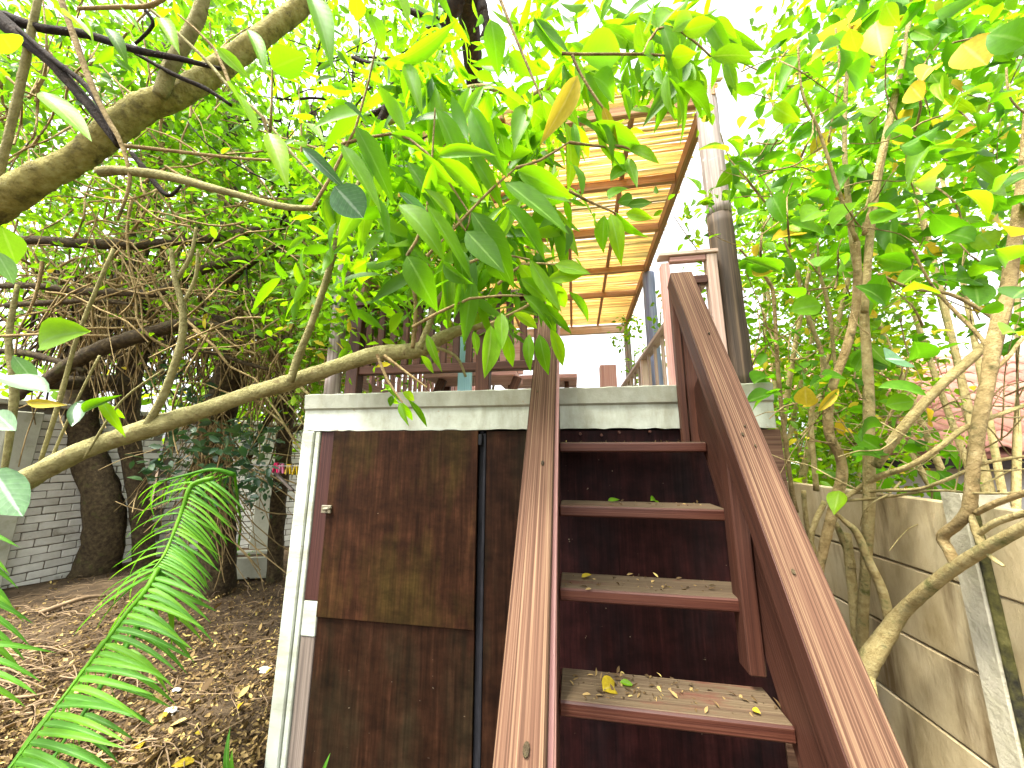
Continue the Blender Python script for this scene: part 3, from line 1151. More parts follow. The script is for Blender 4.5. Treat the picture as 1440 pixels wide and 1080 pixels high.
tmesh = tile_mesh()
tmesh.materials.append(MT['tile'])
RT = Matrix((Vector((1, 0, 0)), slope, rn)).transposed().to_4x4()
cnt = 0
for j in range(8):
    i = 0
    while True:
        x = HX0 + .12 + i * .285
        i += 1
        if x > HX1 - .1 or cnt >= 300:
            break
        M = RT.copy()
        M.translation = Vector((x, EY - .06, EZ + .02)) + slope * (j * .34) + rn * random.uniform(0, .006)
        place('roof_tile', tmesh, hs, M @ Matrix.Rotation(random.uniform(-.01, .01), 4, 'Z'))
        cnt += 1
bm = bmesh.new()
board('ridge', Vector((HX0, EY, EZ)) + slope * 3.1, Vector((HX1, EY, EZ)) + slope * 2.72, .2, .09, (0, 1, 0), MT['tile'], hs, .03)


#PLANTS
# ================================================================== plants
# ------------------------------------------------------------------ foreground tree (trunk stands left of the view)
ft = empty('overhanging_tree', 'pale limbed tree with long drooping leaves reaching over the deck from the left', 'tree', atd(-400, 900, 1.6))
b0 = atd(-40, 720, 1.25)
a0 = atd(-70, 325, 1.35)
tb0 = Vector((-2.35, .55, -.1))
V, Fc = [], []
tube_verts([tb0, tb0 + Vector((.04, .02, .6)), tb0 + Vector((.0, .05, 1.2)), tb0 + Vector((-.05, .1, 1.9)), tb0 + Vector((-.1, .1, 2.9))], [.16, .12, .11, .1, .07], 10, .08, V, Fc)
place('trunk', mesh_from('trunk', V, Fc, True), ft, None, MT['mossbark'])
tw = tb0 + Vector((0, .02, .75))
V, Fc = [], []
tube_verts([tw, tw.lerp(b0, .5) + Vector((0, 0, .03)), b0], [.07, .06, 22 * 1.25 / F], 10, .06, V, Fc)
place('limb', mesh_from('limb', V, Fc, True), ft, None, MT['palebark'])
tw = tb0 + Vector((0, .05, 1.3))
V, Fc = [], []
tube_verts([tw, tw.lerp(a0, .5), a0], [.07, .058, 21 * 1.35 / F], 10, .06, V, Fc)
place('limb', mesh_from('limb', V, Fc, True), ft, None, MT['mossbark'])
limb('limb', [(-70, 325, 20.9, 1.35), (0, 285, 19.4, 1.35), (55, 250, 17.8, 1.35), (110, 222, 15.5, 1.38), (165, 178, 17.8, 1.4), (205, 150, 17.0, 1.42), (250, 132, 15.5, 1.45), (300, 102, 14.7, 1.5), (370, 50, 12.4, 1.55), (430, 2, 11.6, 1.6), (490, -60, 10.1, 1.7)], MT['mossbark'], ft, sides=16, wob=.07, sub=9)
limb('limb', [(-40, 720, 16.0, 1.25), (10, 690, 14.4, 1.25), (100, 641, 12.9, 1.28), (160, 618, 12.2, 1.3), (215, 600, 13.7, 1.3), (300, 572, 10.6, 1.34), (360, 551, 10.6, 1.36), (400, 540, 11.4, 1.38), (480, 513, 9.9, 1.4), (530, 498, 11.4, 1.42), (590, 492, 10.6, 1.42), (625, 473, 9.1, 1.42), (655, 462, 6.1, 1.42), (690, 457, 3.8, 1.4), (705, 468, 2.3, 1.38)], MT['palebark'], ft, sides=16, wob=.075, sub=9)
PB, MB_, DB, BB, TB = MT['palebark'], MT['mossbark'], MT['darkbark'], MT['blackbark'], MT['brownbark']
for pix, m in [
    ([(205, 600, 5.3), (228, 560, 5.3), (245, 515, 4.6), (257, 470, 4.6), (256, 430, 3.8), (247, 395, 3.4), (240, 350, 2.3)], PB),
    ([(247, 395, 3.0), (268, 360, 2.3), (276, 320, 1.9)], PB),
    ([(256, 430, 2.3), (275, 390, 2.3), (278, 350, 1.5)], PB),
    ([(408, 537, 5.3), (420, 500, 5.3), (440, 450, 4.6), (460, 390, 4.6), (478, 325, 3.8), (505, 255, 3.0)], PB),
    ([(580, 490, 3.0), (584, 450, 3.0), (583, 412, 3.0), (572, 396, 2.3), (556, 380, 1.5)], TB),
    ([(590, 490, 4.6), (604, 455, 4.6), (612, 430, 4.6), (628, 405, 3.8), (640, 380, 2.3)], PB),
    ([(601, 485, 2.3), (640, 500, 2.3), (655, 530, 1.9)], PB),
    ([(140, 242, 6.8), (170, 240, 6.1), (230, 247, 6.1), (290, 262, 5.3), (345, 277, 4.6), (400, 291, 4.6), (445, 293, 3.0)], PB),
    ([(225, 135, 8.4), (240, 95, 9.1), (262, 55, 9.1), (280, 20, 8.4), (290, -25, 7.6)], PB),
    ([(-5, 255, 5.3), (15, 180, 4.6), (35, 90, 4.6), (55, -10, 3.8)], PB),
    ([(-20, 10, 12.2), (20, 45, 9.9), (70, 85, 7.6), (110, 130, 6.8), (140, 165, 6.8), (168, 205, 4.6)], BB),
    ([(10, 25, 7.6), (60, 40, 5.3), (120, 48, 5.3), (190, 70, 4.6), (250, 82, 3.8), (310, 97, 2.3)], BB),
    ([(25, 40, 3.0), (70, 80, 3.8), (125, 125, 3.8), (165, 195, 3.8)], BB),
    ([(83, -10, 3.8), (100, 40, 3.8), (125, 110, 3.8), (150, 165, 3.0), (165, 190, 3.0), (178, 225, 2.3), (182, 260, 2.3), (165, 310, 1.5)], TB),
    ([(110, 12, 2.3), (170, 10, 3.0), (210, 8, 3.0), (240, -8, 2.3)], TB),
    ([(190, 75, 2.3), (245, 105, 3.0), (290, 125, 3.0), (325, 148, 2.3)], BB),
    ([(190, -5, 2.3), (240, 38, 2.3), (290, 85, 2.3), (325, 125, 2.3), (370, 165, 2.3), (410, 215, 1.9), (460, 268, 1.5)], PB),
    ([(175, 205, 3.0), (240, 212, 2.3), (330, 222, 1.9), (380, 225, 1.5)], TB),
    ([(185, 215, 3.0), (205, 240, 3.8), (235, 275, 3.0), (255, 260, 1.5)], BB),
    ([(205, 15, 2.3), (215, 35, 2.3), (190, 62, 1.5)], BB),
    ([(1, 690, 3.0), (20, 560, 4.6), (12, 480, 3.8), (25, 400, 2.3)], PB),
    ([(55, 655, 2.3), (85, 560, 3.0), (110, 470, 2.3), (160, 350, 2.3)], PB),
    ([(70, 650, 1.9), (105, 570, 1.5), (140, 500, 1.5)], PB),
    ([(118, 645, 1.5), (170, 565, 1.5), (230, 520, 1.1)], PB),
]:
    limb('branch', pix, m, ft, D=1.32 + random.uniform(-.1, .12), sides=8, wob=.06)

# leaves of the overhanging tree: the ones that read singly
LL = [  # u0,v0 (base) u1,v1 (tip), width, distance, kind
    (612, 152, 679, 264, 24, 1.0, 'long'), (662, 153, 704, 244, 30, 1.0, 'long'), (703, 188, 722, 238, 22, 1.02, 'long'), (727, 240, 804, 270, 26, 1.0, 'long'),
    (710, 256, 803, 325, 36, .95, 'long'), (662, 298, 737, 392, 32, .9, 'long'), (655, 325, 710, 382, 36, .88, 'long'), (598, 218, 642, 274, 18, 1.0, 'long'),
    (600, 288, 668, 395, 26, .9, 'long'), (500, 178, 558, 280, 26, .95, 'long'), (480, 203, 538, 296, 26, .92, 'long'), (573, 228, 628, 306, 20, .98, 'long'),
    (592, 215, 640, 266, 16, 1.0, 'long'), (550, 188, 616, 202, 16, 1.0, 'long'), (560, 288, 634, 338, 30, .92, 'long'), (425, 208, 486, 262, 16, .9, 'pale'),
    (690, 28, 704, 96, 28, 1.1, 'long'), (715, 78, 756, 106, 24, 1.1, 'long'), (742, 146, 722, 200, 26, 1.05, 'long'), (762, 140, 748, 182, 22, 1.05, 'long'),
    (812, 106, 776, 192, 26, 1.0, 'yellow'), (848, 150, 868, 204, 13, 1.0, 'yellow'), (815, 76, 888, 66, 44, 1.05, 'long'), (834, 108, 888, 132, 40, 1.05, 'long'),
    (905, 76, 946, 68, 28, 1.0, 'long'), (944, 82, 976, 76, 24, 1.0, 'long'), (868, 206, 908, 184, 18, 1.05, 'long'), (872, 204, 896, 160, 18, 1.05, 'long'),
    (884, 210, 930, 222, 16, 1.05, 'long'), (860, 212, 884, 246, 18, 1.05, 'long'), (882, 222, 896, 262, 14, 1.05, 'long'), (856, 280, 884, 248, 24, 1.02, 'long'),
    (868, 285, 908, 274, 18, 1.02, 'long'), (882, 289, 918, 284, 14, 1.02, 'long'), (880, 300, 918, 306, 15, 1.02, 'long'), (866, 298, 906, 342, 18, 1.02, 'long'),
    (858, 300, 878, 366, 20, 1.0, 'long'), (850, 302, 844, 358, 22, 1.0, 'long'), (838, 300, 830, 324, 16, 1.0, 'long'), (858, 254, 888, 224, 18, 1.02, 'long'),
    (690, 458, 689, 532, 26, .95, 'lime'), (714, 470, 720, 518, 16, .98, 'long'), (744, 470, 742, 522, 16, .98, 'long'), (758, 470, 770, 530, 20, .98, 'long'),
    (774, 462, 797, 520, 16, .98, 'long'), (762, 438, 804, 490, 13, .98, 'long'), (736, 416, 792, 456, 20, .98, 'long'), (722, 440, 762, 462, 15, .98, 'lime'),
    (752, 424, 812, 470, 13, 1.0, 'long'), (705, 440, 706, 490, 18, .98, 'long'), (666, 466, 672, 500, 14, 1.0, 'lime'), (732, 392, 778, 420, 20, .98, 'long'),
    (572, 360, 614, 430, 36, .85, 'long'), (622, 370, 656, 402, 22, .95, 'long'), (690, 358, 706, 398, 28, .95, 'long'), (640, 350, 662, 392, 22, .95, 'long'),
    (640, 310, 604, 250, 16, .98, 'long'), (780, 372, 832, 384, 22, 1.0, 'long'), (770, 392, 826, 384, 18, 1.0, 'long'), (776, 396, 806, 445, 18, 1.0, 'long'),
    (745, 365, 790, 440, 18, .98, 'long'), (730, 372, 764, 412, 20, .98, 'long'), (800, 410, 845, 456, 13, 1.0, 'long'),
    (323, 122, 364, 182, 38, 1.0, 'lime'), (377, 187, 406, 250, 24, 1.0, 'lime'), (383, 98, 428, 72, 34, 1.0, 'long'), (437, -5, 471, 72, 26, .9, 'long'),
    (348, 42, 378, 90, 16, 1.05, 'lime'), (304, 66, 352, 112, 18, 1.05, 'lime'), (58, 128, 128, 194, 30, .95, 'lime'), (455, 200, 412, 140, 16, 1.0, 'lime'),
    (470, 262, 512, 306, 44, .85, 'bteal'), (484, 145, 520, 172, 14, .9, 'pale'), (560, 270, 615, 315, 14, .92, 'pale'), (628, 320, 655, 352, 12, .92, 'pale'),
    (128, 466, -20, 474, 40, .52, 'long'), (70, 552, -18, 518, 30, .5, 'pale'), (22, 606, -14, 575, 24, .5, 'pale'), (-10, 660, 28, 726, 38, .5, 'bteal'),
    (36, 565, 92, 570, 11, .9, 'yellow'), (2, 320, 24, 372, 30, .7, 'lime'), (-8, 352, 28, 402, 18, .65, 'pale'), (0, 48, 30, 82, 40, .8, 'lime'), (18, 500, 58, 546, 18, .55, 'pale'),
    (540, 540, 566, 566, 10, 1.2, 'lime'), (552, 556, 546, 574, 9, 1.2, 'long'), (566, 552, 588, 562, 12, 1.2, 'lime'), (562, 566, 572, 598, 9, 1.2, 'long'), (566, 566, 585, 600, 8, 1.2, 'long'),
    (574, 562, 606, 602, 8, 1.2, 'long'), (550, 548, 532, 545, 9, 1.2, 'lime'), (556, 558, 560, 580, 9, 1.2, 'long'), (600, 470, 618, 520, 12, 1.25, 'lime'), (592, 500, 612, 526, 12, 1.25, 'lime'),
    (100, 600, 115, 560, 14, 1.2, 'bivy'), (118, 580, 150, 555, 12, 1.2, 'long'), (135, 570, 185, 585, 10, 1.2, 'long'), (140, 560, 172, 610, 12, 1.2, 'long'),
    (90, 20, 128, 45, 18, 1.0, 'lime'), (150, 40, 180, 70, 14, 1.0, 'long'), (225, 25, 250, 60, 16, 1.0, 'lime'), (170, 10, 195, 40, 14, 1.0, 'lime'),
    (520, 20, 545, 62, 20, .95, 'long'), (500, -10, 505, 40, 22, .95, 'long'), (560, -15, 575, 30, 18, .95, 'long'), (925, 40, 950, -5, 24, .8, 'long'), (945, 45, 990, 5, 22, .8, 'long'),
    (960, 45, 1010, 30, 22, .8, 'long'), (1000, 80, 1068, 70, 20, .7, 'lime'), (905, 45, 922, 5, 22, .8, 'long'),
]
nl = 0
for q in LL:
    pix_leaf(ft, q[6], *q[:5], q[5], tilt=.28)
    nl += 1
# twigs that carry them
tl = []
for pix in [[(632, 328), (660, 298), (690, 267), (726, 236)], [(725, 236), (760, 225), (800, 200)], [(805, 78), (816, 103), (842, 144), (852, 155)], [(800, 268), (826, 282), (850, 292), (866, 300)],
            [(600, 360), (632, 328)], [(440, 292), (500, 180), (530, 60)], [(480, 203), (550, 188), (600, 215), (660, 300)], [(690, 455), (722, 440), (752, 424), (790, 400)], [(700, 400), (735, 372), (780, 372)],
            [(790, 75), (815, 76), (905, 76), (950, 80)], [(530, 498), (545, 535), (566, 566)], [(572, 360), (600, 300), (612, 152)], [(860, 205), (875, 206), (886, 210)], [(800, 200), (860, 208)],
            [(640, 380), (690, 358), (745, 365)], [(700, -10), (720, 40), (745, 100), (762, 140)], [(324, 122), (300, 66), (250, 20)], [(370, 165), (380, 188), (383, 98)], [(-20, 474), (60, 470), (128, 466)],
            [(640, 300), (655, 325), (662, 298)], [(905, 76), (925, 40), (960, 45), (1000, 80)], [(540, 500), (600, 545)], [(580, 460), (660, 420), (740, 416)]]:
    d = 1.0
    tl.append(([atd(u, v, d + .02) for u, v in pix], [2.6 * d / F] + [2 * d / F] * (len(pix) - 2) + [1.2 * d / F]))
tubes('twigs', tl, MT['brownbark'], ft, 5)['kind'] = 'stuff'
# more single leaves along random drooping sprays in front of the roof and top edge
SPR = [(560, 80, 860, 330, 60), (600, 220, 770, 420, 36), (450, 100, 640, 300, 36), (840, 0, 1020, 110, 42), (690, 20, 880, 180, 30)]
for (u0, v0, u1, v1, n) in SPR:
    for i in range(n // 3):
        if nl > 294:
            break
        u, v, d = random.uniform(u0, u1), random.uniform(v0, v1), random.uniform(.95, 1.45)
        for k in range(3):
            a = math.radians(random.gauss(65, 38))
            L = random.uniform(55, 100) / d ** .5
            pix_leaf(ft, 'long' if random.random() < .8 else 'lime', u + random.gauss(0, 5), v + random.gauss(0, 5), u + L * math.cos(a), v + L * math.sin(a), L * random.uniform(.19, .27), d, .4)
            nl += 1
C = cloud([(540, 0, 960, 120, 1.3, 2.0, 3.2), (540, 90, 800, 330, 1.2, 1.8, 2.6), (560, 330, 790, 440, 1.2, 1.7, 1.1), (430, 60, 600, 420, 1.2, 2.0, 2.0), (880, 60, 990, 130, 1.1, 1.5, .7), (0, 0, 440, 160, 1.2, 2.0, .5)], 1150, 5, .05)
foliage_mesh('foliage', C, rng.uniform(.06, .13, len(C)), MT['longleaf'], ft, .25, .6, .6, 5, prof_long)

C = cloud([(520, 110, 810, 340, 1.1, 1.7, 3), (560, 300, 760, 430, 1.1, 1.6, 1.6), (430, 180, 600, 420, 1.2, 1.9, 1.3), (700, 20, 900, 200, 1.2, 1.7, 1.2), (820, 0, 1000, 110, 1.2, 1.7, .8)], 320, 5, .05)
foliage_mesh('drooping_foliage', C, rng.uniform(.10, .19, len(C)), MT['longleaf'], ft, .22, .75, .5, 6, prof_long, droop=.3)
C = cloud([(430, 230, 700, 470, 1.9, 3.2, 3)], 2600, 16, .12)
foliage_mesh('fine_foliage', C, rng.uniform(.04, .08, len(C)), MT['fineleaf'], ft, .45, .5, .6)
# dark overhanging branch, top centre
ob = empty('dark_tree', 'thin dark tree whose black branch hangs into the top of the view', 'tree', (-1.0, 4.5, 0))
V, Fc = [], []
pt = atd(650, -70, 2.6)
tube_verts([(-1.9, 6.6, -.1), (-1.85, 6.5, 2), (-1.7, 6.2, 4), (-1.2, 4.4, 5.2), pt], [.13, .11, .1, .09, .085], 9, .08, V, Fc)
place('trunk', mesh_from('trunk', V, Fc, True), ob, None, BB)
for pix in [[(650, -70, 17), (640, -10, 17), (628, 18, 14), (605, 45, 9), (580, 85, 8), (562, 115, 7), (545, 150, 6), (530, 180, 5)], [(628, 18, 8), (620, 60, 5), (612, 110, 5), (604, 150, 4), (596, 182, 3)],
            [(575, 88, 4), (545, 85, 4), (520, 90, 4), (495, 80, 2)], [(600, 25, 6), (575, 15, 4), (560, 10, 2)], [(680, 20, 7), (684, 40, 5), (676, 55, 2)], [(640, -10, 9), (672, 0, 8), (680, 20, 7)],
            [(545, 150, 4), (520, 162, 4), (490, 168, 5), (460, 150, 2)], [(604, 150, 2.5), (570, 165, 3), (545, 160, 2)]]:
    limb('branch', pix, BB, ob, D=2.55, wob=.14)
limb('branch', [(545, 172, 4), (575, 160, 4), (610, 140, 4.5), (645, 128, 4), (680, 122, 4), (712, 130, 4), (740, 136, 4), (775, 122, 4), (800, 110, 3.5), (840, 88, 3), (900, 76, 2)], MT['tanbark'], ob, D=1.9, wob=.07)

# ------------------------------------------------------------------ dark trunks at the left with their tangle of dead vines
def ground_d(u, v):
    return depth_of(atz(u, v, 0))


tr_specs = [
    ('thick dark leaning trunk nearest the left brick wall under a tangle of dry vines',
     [(128, 850, 40), (132, 812, 33), (146, 760, 26), (144, 700, 25), (128, 650, 23), (116, 600, 22), (112, 540, 22), (124, 480, 24), (150, 420, 26), (180, 360, 24), (205, 290, 20), (225, 180, 16), (240, 60, 12)], 4.5),
    ('broad ivy clad dark trunk in the middle behind the palm frond',
     [(300, 872, 38), (303, 840, 29), (306, 780, 27), (304, 700, 27), (300, 640, 26), (302, 600, 26), (322, 540, 24), (330, 480, 22), (335, 420, 22), (330, 350, 18), (320, 260, 15), (330, 140, 12)], 3.95),
    ('slim dark trunk beside the pale corner of the store room',
     [(384, 850, 17), (385, 830, 13), (388, 760, 12), (392, 700, 12), (398, 650, 12), (402, 600, 12), (405, 550, 10), (406, 500, 9), (410, 440, 9), (420, 360, 8), (430, 270, 7), (440, 150, 6)], 4.25),
    ('second dark trunk between the two thick ones with hanging roots',
     [(206, 850, 20), (204, 800, 15), (200, 740, 14), (192, 680, 14), (182, 620, 15), (180, 560, 16), (186, 500, 17), (200, 440, 16), (225, 380, 14), (255, 320, 12), (280, 220, 9)], 4.7),
]
trunks = []
for lab, pix, d in tr_specs:
    t = empty('vine_tree', lab, 'tree', atz(pix[1][0], min(pix[1][1], 850), 0), 'dark trunks in the left garden')
    limb('trunk', [(q[0], q[1], q[2] * .8) for q in pix], DB, t, D=d, sides=14, wob=.09, sub=5)
    trunks.append((t, d))
T0, T1, T2, T3 = [x[0] for x in trunks]
limb('limb', [(185, 540, 14, 4.6), (130, 500, 0.1, 4.2)][0:1] + [(60, 540, 8, 3.6), (20, 560, 7, 3.4)], DB, T0)
for t, d, specs in [
    (T0, 2.8, [[(60, 538, 13), (110, 510, 14), (160, 486, 15), (210, 468, 14), (260, 452, 12), (320, 462, 8), (360, 470, 7), (420, 478, 5)],
               [(-20, 345, 8), (40, 335, 10), (100, 344, 10), (160, 348, 11), (220, 342, 10), (280, 338, 9), (340, 328, 8), (400, 315, 6), (450, 310, 4)],
               [(-20, 410, 6), (50, 408, 7), (120, 413, 8), (180, 416, 9), (225, 410, 9), (260, 392, 9), (300, 378, 9), (350, 358, 7)],
               [(-20, 488, 5), (40, 500, 7), (90, 510, 6), (120, 520, 4)],
               [(10, 432, 6), (70, 430, 6), (140, 422, 5), (200, 424, 3)]]),
    (T1, 2.9, [[(330, 465, 7), (300, 452, 6), (340, 462, 6), (370, 475, 6), (420, 480, 6), (470, 488, 5), (520, 482, 4)],
               [(250, 490, 4), (300, 493, 5), (345, 505, 4), (380, 520, 3)],
               [(310, 400, 8), (350, 370, 7), (400, 340, 6), (460, 335, 4)]]),
    (T2, 4.2, [[(402, 605, 5), (425, 600, 6), (445, 590, 6), (452, 570, 4)], [(404, 520, 5), (390, 570, 6), (368, 610, 6), (350, 640, 6), (340, 660, 3)], [(410, 440, 4), (450, 400, 4), (500, 380, 3)]]),
    (T3, 4.4, [[(190, 520, 8), (230, 470, 7), (280, 430, 6), (330, 400, 5)], [(215, 470, 7), (250, 420, 7), (270, 350, 6), (300, 270, 4)]])]:
    for pix in specs:
        limb('limb', [(q[0], q[1] + random.gauss(0, 4), q[2] * .66) for q in pix], DB, t, D=d, sides=8, wob=.12)

# hanging dry vines: fibrous strands, uncountable
def vines(t, boxes, n, mat, r=(.6, 1.8), wander=10):
    V, Fc = [], []
    for i in range(n):
        u0, v0, u1, v1, d0, d1 = random.choice(boxes)
        u, v, d = random.uniform(u0, u1), random.uniform(v0, v0 + (v1 - v0) * .5), random.uniform(d0, d1)
        L = random.uniform(.3, 1) * (v1 - v0)
        a = math.radians(random.gauss(90, 24))
        pts = []
        k = 5
        uu, vv = u, v
        for j in range(k + 1):
            pts.append(atd(uu, vv, d + random.gauss(0, .05)))
            a += random.gauss(0, .22)
            uu += math.cos(a) * L / k
            vv += math.sin(a) * L / k
        rr_ = random.uniform(*r) * d / F
        tube_verts(pts, [rr_ * (1 - .5 * j / k) for j in range(k + 1)], 3, .1, V, Fc, cap=False, sub=2)
    o = place('hanging_vines', mesh_from('hanging_vines', V, Fc, True), t, None, mat)
    o['kind'] = 'stuff'


vines(T0, [(90, 340, 330, 560, 3.2, 4.6), (0, 340, 250, 520, 3.2, 4.4)], 210, MT['dryvine'])
vines(T1, [(220, 340, 440, 570, 3.2, 4.4), (270, 560, 320, 780, 3.5, 3.9)], 210, MT['dryvine'])
vines(T2, [(340, 400, 450, 640, 3.8, 4.8)], 120, MT['dryvine'])
vines(T3, [(60, 360, 330, 540, 3.8, 5.2)], 220, MT['darkbark'], (.8, 3))
# twiggy criss-cross in the canopy
def twiggy(t, boxes, n, mat, L=(60, 200), r=(.7, 2.2)):
    V, Fc = [], []
    for i in range(n):
        u0, v0, u1, v1, d0, d1 = random.choice(boxes)
        u, v, d = random.uniform(u0, u1), random.uniform(v0, v1), random.uniform(d0, d1)
        a = random.uniform(0, 2 * math.pi)
        k = 4
        step = random.uniform(*L) / k
        pts = []
        for j in range(k + 1):
            pts.append(atd(u, v, d))
            a += random.gauss(0, .3)
            u += math.cos(a) * step
            v += math.sin(a) * step
            d += random.gauss(0, .06)
        rr_ = random.uniform(*r) * d / F
        tube_verts(pts, [rr_ * (1 - .55 * j / k) for j in range(k + 1)], 4, .1, V, Fc, cap=False, sub=2)
    o = place('twigs', mesh_from('twigs', V, Fc, True), t, None, mat)
    o['kind'] = 'stuff'


twiggy(T0, [(0, 60, 300, 480, 2.2, 3.6)], 210, MT['brownbark'])
twiggy(T1, [(200, 200, 560, 500, 2.2, 4.2)], 170, MT['brownbark'])
twiggy(T1, [(380, 40, 560, 330, 2.2, 3.6)], 70, MT['blackbark'])
twiggy(T2, [(340, 330, 560, 560, 2.6, 4.6)], 130, MT['tanbark'])

# crowns of the left garden
C = cloud([(-60, -40, 330, 200, 2.6, 4.8, 3), (-60, 150, 330, 330, 2.6, 4.6, 1.6), (0, 300, 240, 420, 3.0, 4.4, .3)], 4800, 24, .17)
foliage_mesh('crown', C, rng.uniform(.06, .13, len(C)), MT['fineleaf'], T0, .42, .5, .6)
C = cloud([(250, -40, 620, 240, 2.4, 4.6, 3), (330, 200, 600, 470, 2.2, 4.2, 3.4), (300, 300, 400, 400, 2.8, 4.0, .2)], 6000, 24, .15)
foliage_mesh('crown', C, rng.uniform(.045, .105, len(C)), MT['fineleaf'], T1, .45, .5, .6)
C = cloud([(380, 300, 640, 500, 3.0, 5.0, 3), (410, 470, 500, 560, 2.6, 4, .7), (330, 440, 460, 640, 5.0, 6.2, .8), (440, 380, 620, 500, 2.0, 3.0, 1.2)], 5500, 20, .13)
foliage_mesh('crown', C, rng.uniform(.04, .09, len(C)), MT['sunleaf'], T2, .45, .5, .6)
C = cloud([(120, 200, 420, 420, 3.8, 5.2, 1)], 1300, 20, .2)
foliage_mesh('crown', C, rng.uniform(.05, .1, len(C)), MT['fineleaf'], T3, .45, .5, .6)
C = cloud([(60, 200, 440, 420, 2.5, 3.2, 2), (240, 380, 460, 500, 2.6, 3.4, 1), (0, 180, 200, 330, 2.4, 3.2, .8)], 1700, 14, .12)
foliage_mesh('sprays', C, rng.uniform(.035, .075, len(C)), MT['sunleaf'], T1, .42, .5, .6)
# ivy tufts on the middle trunk
C = cloud([(215, 600, 390, 660, 2.9, 3.9, 1.4), (260, 640, 380, 690, 3.0, 3.8, .7), (230, 520, 290, 600, 3.2, 3.9, .5)], 520, 12, .1)
foliage_mesh('ivy', C, rng.uniform(.06, .12, len(C)), MT['ivyleaf'], T1, .5, .2, .9)
C = cloud([(325, 650, 400, 720, 4.0, 4.6, 1)], 160, 8, .08)
foliage_mesh('ivy', C, rng.uniform(.04, .07, len(C)), MT['ivyleaf'], T2, .5, .5, .5)

# far hedge behind the left wall, bright green where the light comes through
hg = empty('hedge', 'bright yellow green hedge glowing beyond the left brick wall', 'hedge', (-5.5, 9, 0))
C = cloud([(-60, 30, 640, 560, 7.5, 11, 1.0), (300, 300, 480, 640, 6.8, 9, .5)], 11000, 30, .5)
C = C[C[:, 2] > .05]
foliage_mesh('leaves', C, rng.uniform(.14, .3, len(C)), MT['sunleaf'], hg, .5, .4, .6)
V, Fc = [], []
for i in range(9):
    x = -8.5 + i * .8
    y = 8.2 + x * -.1 + random.uniform(-.3, .3)
    tube_verts([(x, y, -.1), (x + random.uniform(-.2, .2), y, 1.5), (x + random.uniform(-.4, .4), y, 4.2)], [.07, .05, .02], 6, .1, V, Fc)
place('stems', mesh_from('stems', V, Fc, True), hg, None, DB)

